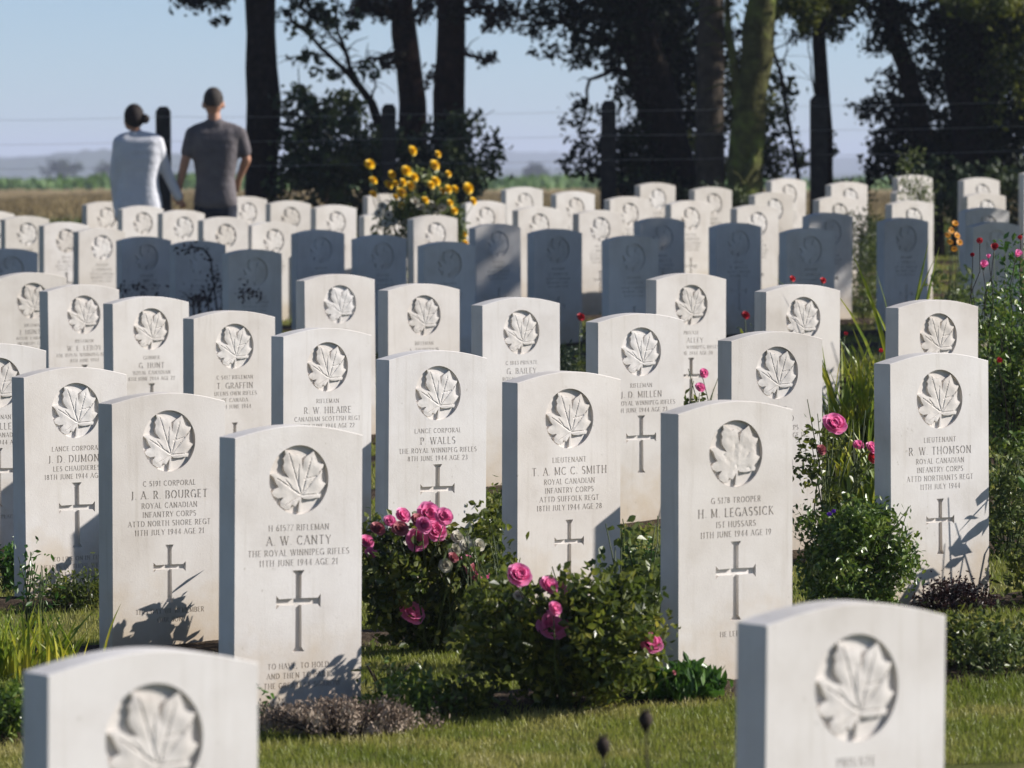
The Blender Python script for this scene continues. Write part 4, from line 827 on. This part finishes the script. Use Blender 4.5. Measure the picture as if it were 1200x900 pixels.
side_tree(6.6, 32.4, 7.6, 4.2, 2.2, 2.0, 5200, 'wide unseen tree added to cut skylight, boughs reaching over the middle rows', -3.6)  # added crown overhead, keeps skylight off the shaded rows
side_tree(7.4, 34.6, 3.8, 1.6, 1.15, 1.7, 3200, 'small unseen leafy tree added to extend the shade on the middle rows')  # extra leaf clump added to carry the shade further right
side_tree(-8.5, 37.0, 5.4, 2.8, 3.6, 3.0, 4800, 'unseen leafy tree added left of the plot to block the sky')  # added out of view to screen the sky on the left
side_tree(15.0, 54, 6.5, 3, 3, 3.2, 4200, 'leafy tree beyond the fence to the right of the picture')
side_tree(9.5, 53, 5.5, 2.6, 2.4, 3.0, 3800, 'leafy tree beyond the fence just outside the right edge')

# ------------------------------------------------------------------ fence
fp = []
for i, (x, top, w_) in enumerate([(-68, 129, .07), (192, 125, .07), (456, 122, .07), (713, 118, .075), (959, 112, .082), (1222, 106, .07)]):
    D = 49.3; b = lay(x, D); o = bpy.data.objects.new('x', None)
    h = P(x, top, D).z-b.z; w = w_; mb = MB()
    ring = []
    n = 8
    pts = [(-w, -w), (w, -w), (w, w), (-w, w)]; vs = []
    for z, s in ((-.3, 1.03), (h*.5, 1), (h-.045, .97), (h, .55)):
        for a, c in pts: vs.append((a*s+random.uniform(-.003, .003), c*s, z))
    fs = [(3, 2, 1, 0), (12, 13, 14, 15)]+[(r*4+k, r*4+(k+1) % 4, r*4+4+(k+1) % 4, r*4+4+k) for r in range(3) for k in range(4)]
    mb.add(vs, fs); po = link('fence_post', mb.mesh('fence_post', False), M['post'], None, b)
    fp.append((b, h))
    tag(po, ['weathered fence post outside the left edge of the photo', 'black fence post standing between the woman and the man', 'dark fence post half lost behind the pines', 'dark fence post left of the leaning tree', 'wide dark fence post with a thin tree behind it', 'dark fence post outside the right edge of the photo'][i], 'fence post', 'fence posts')
for k, dz in enumerate((.10, .335, .57)):
    mb = MB()
    for (b0, h0), (b1, h1) in zip(fp[:-1], fp[1:]):
        a = b0+Vector((0, -.08, h0-dz)); c = b1+Vector((0, -.08, h1-dz)); q = [a.lerp(c, t/6)-Vector((0, 0, .012*math.sin(PI*t/6))) for t in range(7)]
        mb.tube(q, .0015, 5)
    o = mb.build('fence_wire', M['wire']); tag(o, ['top', 'second', 'third', 'lowest'][k]+' wire strung between the dark fence posts', 'fence wire', 'fence wires')

# ------------------------------------------------------------------ far country
def ridge(name, Y, x0, x1, hf, depth, mat, n=260, kind='structure', zb=None, **k):
    X = np.linspace(x0, x1, n); vs = []; fs = []; zb = (CZ-1.2-Y/3500*9) if zb is None else zb
    prof = [(0, 0), (.15, .55), (.4, .92), (.5, 1), (.75, .8), (1, 0)]
    for x in X:
        h = hf(x)
        for t, s in prof: vs.append((x, Y+depth*t+random.uniform(-1, 1)*depth*.02, zb-.5+(h+.5)*s*random.uniform(.94, 1.04)))
    m = len(prof)
    for i in range(n-1):
        for j in range(m-1): a = i*m+j; fs.append((a, a+m, a+m+1, a+1))
    o = link(name, mesh(name, vs, fs, True), mat); tag(o, kind=kind, **k); return o
M['far_wood'] = simple('far_wood', [(.3, (.025, .045, .02)), (.7, (.06, .085, .035))], .05, 1)
M['crop'] = leafmat('crop', [(.3, (.05, .12, .02)), (.55, (.09, .19, .03)), (.8, (.16, .25, .05))], .8, .6, .3)
def wob(x, a, b, s): return math.sin(x/a+s)+.6*math.sin(x/a*2.3+s*2)+.35*math.sin(x/b+s*3)
ridge('hills', 3600, -1200, 1200, lambda x: 21+3.2*wob(x, 160, 31, 1)+max(0, -(x+100))*.012, 500, M['far_wood'], 340)
ridge('hills', 2300, -900, 900, lambda x: 8.5+2.4*wob(x, 90, 14, 4)+(5.5*math.exp(-((x+195)/26)**2)+5.0*math.exp(-((x+150)/38)**2)), 200, M['far_wood'], 420)
# green crop: thousands of plants in rows read as one band
Xc = rng.uniform(-95, 95, 26000); Yc = rng.uniform(272, 420, 26000); Yc = np.round(Yc/3)*3+rng.normal(0, .3, 26000); Zc = field_z(Xc, Yc)+rng.uniform(.05, .75, 26000)*(.8+.3*np.sin(Xc*.25))
v, f = leaves(np.stack([Xc, Yc, Zc], -1), .55, up=1.2, aspect=.5)
tag(link('crop_foliage', mesh('crop_foliage', v, f), M['crop']), 'band of green crop across the far side of the dry field', 'crop', kind='stuff')
# dry field stubble nearer the fence
Xc = rng.uniform(-16, 18, 30000); Yc = rng.uniform(96, 200, 30000); Zc = field_z(Xc, Yc)
M['straw'] = leafmat('straw', [(.3, (.14, .11, .05)), (.5, (.24, .185, .09)), (.75, (.36, .29, .155))], .5, .8, .25, .1)
v, f = leaves(np.stack([Xc, Yc, Zc+.12], -1), .32, up=2.2, aspect=.12)
tag(link('dry_grass', mesh('dry_grass', v, f), M['straw']), 'tall dry straw coloured grass on the field behind the fence', 'dry grass', kind='stuff')
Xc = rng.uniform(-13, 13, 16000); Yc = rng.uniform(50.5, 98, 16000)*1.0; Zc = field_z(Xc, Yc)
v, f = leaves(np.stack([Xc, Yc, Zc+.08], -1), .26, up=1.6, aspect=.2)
tag(link('verge_weeds', mesh('verge_weeds', v, f), M['rose_leaf']), 'weeds added to deepen the dark shade band behind the fence', 'weeds', kind='stuff')  # ground cover filled in over the painted shade band
# three single far trees
for (px, D, h, w, lb) in [(72, 900, 4.6, 4.2, 'lone dark tree on the far left skyline'), (128, 900, 4.0, 2.6, 'smaller far tree left of the woman'), (627, 900, 3.9, 2.4, 'blurred far tree in the gap between the trunks')]:
    X = (px-600)/F*D; z0 = float(field_z(X, D)); o = empty('far_tree', Vector((X, D, z0)), label=lb, cat='tree', group='far single trees')
    mb = MB(); mb.tube([(0, 0, -.3), (0, 0, h*.5), (.2, 0, h*.8)], [.35, .28, .1], 8); mb.build('trunk', M['bark'], o)
    leafobj('crown', cloud((X, D, z0+h*.6), (w*.9, w*.7, h*.36), 70, 1100, .32, .1), .5, M['far_wood'], o, aspect=.7)

# ------------------------------------------------------------------ the couple
def hand(mb, wrist, d, side, curl=.5, s=1.0, palm_n=Vector((0, 1, 0))):
    """palm, four bent fingers and a thumb from the side of the palm"""
    d = d.normalized(); a = (palm_n-d*palm_n.dot(d)).normalized(); w = d.cross(a)*side
    p1 = wrist+d*.085*s
    for k in (-1.2, -.4, .4, 1.2): mb.capsule(wrist+w*k*.012*s, p1+w*k*.019*s, .013*s, .0115*s)
    for k, L in ((-1.25, .062), (-.42, .072), (.42, .078), (1.25, .070)):
        b = p1+w*k*.0205*s; m = b+(d*math.cos(curl*.5)+a*math.sin(curl*.5))*L*.5*s; t = m+(d*math.cos(curl*1.5)+a*math.sin(curl*1.5))*L*.5*s
        mb.capsule(b, m, .0092*s, .0085*s); mb.capsule(m, t, .0085*s, .007*s)
    b = wrist+w*.024*s+d*.03*s; m = b+(w*.8+d*.7+a*.3).normalized()*.035*s; t = m+(w*.2+d*.9+a*.5).normalized()*.03*s
    mb.capsule(b, m, .012*s, .010*s); mb.capsule(m, t, .010*s, .008*s)
def person(man):
    DM = 44.95 if man else 44.84
    if man:
        cx, top, foot = 253, 107, None; Hh = 1.79; name = 'person'; X0 = (252-600)/F*DM
        gz = g(X0, DM); o = empty('person', Vector((X0, DM, gz)), label='man in a taupe short sleeved shirt walking away hand in hand', cat='person')
    else:
        X0 = (164-600)/F*DM; gz = g(X0, DM); o = empty('person', Vector((X0, DM, gz)), label='woman in a pale cardigan with her dark hair in a bun, seen from behind', cat='person')
    def Q(px, py, dy=0): return P(px, py, DM+dy)-o.location
    fz = 0.0
    body = MB(); top_ = MB(); leg_ = MB(); hair = MB(); shoe = MB()
    if man:
        hd = Q(250.5, 121); nk = Q(252, 141); sh_l, sh_r = Q(226, 157), Q(281, 157); el_l, el_r = Q(217, 190, -.03), Q(289, 187, .03); wr_l, wr_r = Q(209.5, 221, -.01), Q(280, 210, .12)
        hip = Q(253, 247); ch = Q(253, 172); wa = Q(253, 218)
        body.ball(hd+Vector((0, .005, .012)), .1, 18, (.86, .98, 1.2)); body.ball(hd+Vector((-.02, .06, -.03)), .07, 14, (.8, .8, 1.05)); body.ball(hd+Vector((-.012, .115, -.02)), .017, 8, (1, 1.2, 1.3))
        for sx in (-1, 1): body.ball(hd+Vector((sx*.089, .0, -.018)), .024, 8, (.55, .9, 1.5))
        body.capsule(nk-Vector((0, 0, .05)), hd-Vector((0, -.005, .06)), .062, .055)
        arm = [(sh_l, el_l, wr_l, -1), (sh_r, el_r, wr_r, 1)]
        # shirt: shoulders, chest, loose back, hem
        top_.capsule(sh_l+Vector((.03, 0, -.01)), sh_r-Vector((.03, 0, .01)), .066, .066, 1.25)
        top_.capsule(nk+Vector((-.02, 0, -.045)), nk+Vector((.02, 0, -.045)), .075, .075, .95)
        for py, hw, rr_ in ((160, 15, .100), (167, 14, .112), (175, 12.5, .117), (184, 11.5, .117), (193, 10, .115), (202, 9, .113), (211, 8.5, .111), (220, 9, .113), (229, 9.8, .116), (236, 10.5, .118)):
            top_.capsule(Q(252.8-hw, py), Q(252.8+hw, py), rr_, rr_, 1.0, axis=Vector((0, 1, 0)))
        top_.capsule(sh_l, sh_l.lerp(el_l, .64), .068, .064); top_.capsule(sh_r, sh_r.lerp(el_r, .68), .068, .066)
        top_.capsule(Q(244, 147), Q(231, 153), .048, .06); top_.capsule(Q(260, 147), Q(275, 153), .048, .06)
        hair.ball(hd+Vector((0, -.008, .03)), .1, 18, (.9, 1.03, 1.13)); hair.ball(hd+Vector((0, -.03, -.02)), .086, 14, (.92, .8, .95))
        s = 1.0
    else:
        hd = Q(157, 139.5); nk = Q(162, 155); sh_l, sh_r = Q(141, 167), Q(184, 166); el_l, el_r = Q(135.5, 205, .0), Q(196, 203, .05); wr_l, wr_r = Q(138, 243, .03), Q(209.5, 231, .06)
        hip = Q(164, 262); ch = Q(163, 188); wa = Q(163, 222)
        hd = hd+Vector((0, .03, 0))
        body.ball(hd+Vector((0, .0, .01)), .098, 18, (.8, .95, 1.1)); body.ball(hd+Vector((-.035, .05, -.035)), .065, 14, (.8, .9, 1)); body.ball(hd+Vector((-.075, .085, -.04)), .014, 8)
        for sx in (-1, 1): body.ball(hd+Vector((sx*.078, .0, -.02)), .018, 8, (.5, 1, 1.5))
        body.capsule(nk-Vector((0, 0, .05)), hd-Vector((0, .0, .055)), .05, .046)
        arm = [(sh_l, el_l, wr_l, -1), (sh_r, el_r, wr_r, 1)]
        top_.capsule(sh_l+Vector((.03, 0, 0)), sh_r-Vector((.03, 0, 0)), .066, .066, 1.1); top_.capsule(nk+Vector((-.02, 0, -.04)), nk+Vector((.02, 0, -.04)), .062, .062, .95)
        for py, hw, rr_ in ((170, 15, .092), (178, 14, .102), (187, 12.5, .106), (196, 11, .106), (205, 10, .106), (214, 9.5, .108), (223, 10, .112), (232, 11, .118), (241, 11.5, .124), (250, 12, .126)):
            top_.capsule(Q(163-hw, py), Q(163+hw, py), rr_, rr_, 1.0, axis=Vector((0, 1, 0)))
        for a_, b_, c_, sx in arm: top_.capsule(a_, b_, .066, .052); top_.capsule(b_, c_, .052, .043)
        top_.capsule(Q(155, 159), Q(145, 163), .042, .056); top_.capsule(Q(169, 159), Q(180, 163), .042, .056)
        hair.ball(hd+Vector((.004, -.012, .026)), .105, 18, (.86, 1.0, 1.05)); hair.ball(hd+Vector((.02, -.05, -.01)), .08, 14, (.9, .8, .9))
        s = .9
    for a_, b_, c_, sx in arm:
        body.capsule(a_, b_, .05*s, .041*s); body.capsule(b_, c_, .042*s, .029*s)
    body.capsule(ch, hip, .12*s, .12*s, .8)
    # legs
    hx = .095*s
    for sx, st in ((-1, .14), (1, -.10)):
        hp = hip+Vector((sx*hx, 0, -.02)); fx = hp.x*1.0
        kn = Vector((fx, st*.6+.03, hip.z*.53)); an = Vector((fx, st, .085)); 
        body.capsule(hp, kn, .078*s, .054*s); body.capsule(kn, an, .052*s, .036*s); body.capsule(an-Vector((0, .03, .045)), an+Vector((0, .16, -.06)), .036, .028)
        leg_.capsule(hp+Vector((0, 0, .05)), kn, .1*s, .075*s); leg_.capsule(kn, an+Vector((0, 0, .02)), .075*s, .062*s)
        shoe.capsule(an-Vector((0, .035, .045)), an+Vector((0, .17, -.052)), .04, .034); shoe.capsule(an-Vector((0, .02, .03)), an+Vector((0, 0, .01)), .042, .042)
    leg_.capsule(hip+Vector((-.05, 0, .09)), hip+Vector((.05, 0, .09)), .105*s, .105*s, .95); leg_.capsule(hip+Vector((-.05, 0, -.02)), hip+Vector((.05, 0, -.02)), .115*s, .115*s, .95)
    # hands
    for a_, b_, c_, sx in arm:
        dd = (c_-b_).normalized()
        if man and sx == 1: dd = Vector((-.25, .5, -.85))
        hand(body, c_, dd, -sx, 1.3 if (man and sx == -1) or (not man and sx == 1) else .5, .95*s/.95 if man else .88)
    remeshed(body, 'body', M['skin'], o, .0075, 3)
    remeshed(top_, 'shirt' if man else 'cardigan', M['shirt' if man else 'cardigan'], o, .010, 26)
    remeshed(leg_, 'trousers', M['denim'], o, .012, 4)
    remeshed(shoe, 'shoes', M['shoe'], o, .01, 2)
    if not man:
        bun = hd+Vector((.105, -.06, .0)); hair.ball(bun, .042, 14, (.95, 1, 1.05)); hair.capsule(bun-Vector((.05, -.02, 0)), bun, .035, .03)
    else: pass
    # keep the hair to the scalp: drop everything below and in front of the hair line
    ho = remeshed(hair, 'hair', M['hair_grey' if man else 'hair_dark'], o, .007, 2)
    bm = bmesh.new(); bm.from_mesh(ho.data)
    dl = [v for v in bm.verts if (v.co.y-hd.y > .045 and v.co.z-hd.z < .05) or (v.co.z-hd.z < (-.03 if man else -.085)) or (man and abs(v.co.x-hd.x) > .068 and v.co.z-hd.z < -.005)]
    bmesh.ops.delete(bm, geom=dl, context='VERTS'); bm.to_mesh(ho.data); bm.free()
    return o
person(True); person(False)

# ------------------------------------------------------------------ light, sky, haze
SE, SA = R(28.5), R(6)      # sun from +X
w = bpy.data.worlds.new('World'); S.world = w; w.use_nodes = True; nt = w.node_tree
sk = nt.nodes.new('ShaderNodeTexSky'); sk.sky_type = 'NISHITA'; sk.sun_disc = False; sk.sun_elevation = SE; sk.sun_rotation = R(84)
sk.air_density = .5; sk.dust_density = .2; sk.ozone_density = 2.4
nt.links.new(sk.outputs[0], nt.nodes['Background'].inputs[0]); nt.nodes['Background'].inputs[1].default_value = .082
sl = bpy.data.lights.new('sun', 'SUN'); sl.energy = 5; sl.angle = R(.53); sl.color = (1, .948, .885)
so = bpy.data.objects.new('sun', sl); COL.objects.link(so)
sd = Vector((math.cos(SE)*math.cos(SA), math.cos(SE)*math.sin(SA), math.sin(SE))); so.rotation_euler = sd.to_track_quat('Z', 'Y').to_euler()
HAZE = True
if HAZE:
    mb = MB(); x0, x1, y0, y1, z0, z1 = -5200, 5200, -320, 6700, -25, 34
    mb.add([(x0, y0, z0), (x1, y0, z0), (x1, y1, z0), (x0, y1, z0), (x0, y0, z1), (x1, y0, z1), (x1, y1, z1), (x0, y1, z1)], [(3, 2, 1, 0), (4, 5, 6, 7), (0, 1, 5, 4), (1, 2, 6, 5), (2, 3, 7, 6), (3, 0, 4, 7)])
    m = bpy.data.materials.new('haze'); m.use_nodes = True; nt = m.node_tree; nt.nodes.remove(nt.nodes['Principled BSDF'])
    v = nt.nodes.new('ShaderNodeVolumePrincipled'); v.inputs['Color'].default_value = (.71, .775, 1, 1); v.inputs['Density'].default_value = .00034; v.inputs['Anisotropy'].default_value = 0
    nt.links.new(v.outputs[0], nt.nodes['Material Output'].inputs['Volume'])
    tag(mb.build('haze', m, None, False), 'thin blue haze over the far fields', 'haze', kind='stuff')

cam = bpy.data.cameras.new('camera'); co = bpy.data.objects.new('camera', cam); COL.objects.link(co); S.camera = co
cam.sensor_width = 36; cam.lens = 180; cam.clip_start = .5; cam.clip_end = 20000
co.location = (0, 0, CZ); co.rotation_euler = (PI/2-math.atan(250/F), 0, 0)
cam.dof.use_dof = True; cam.dof.focus_distance = 17.5; cam.dof.aperture_fstop = 8.5
S.view_settings.view_transform = 'Standard'; S.view_settings.look = 'None'; S.view_settings.exposure = 0.55; S.view_settings.gamma = 1
S.cycles.max_bounces = 6; S.cycles.transparent_max_bounces = 4; S.cycles.volume_bounces = 1
S.cycles.use_denoising = True
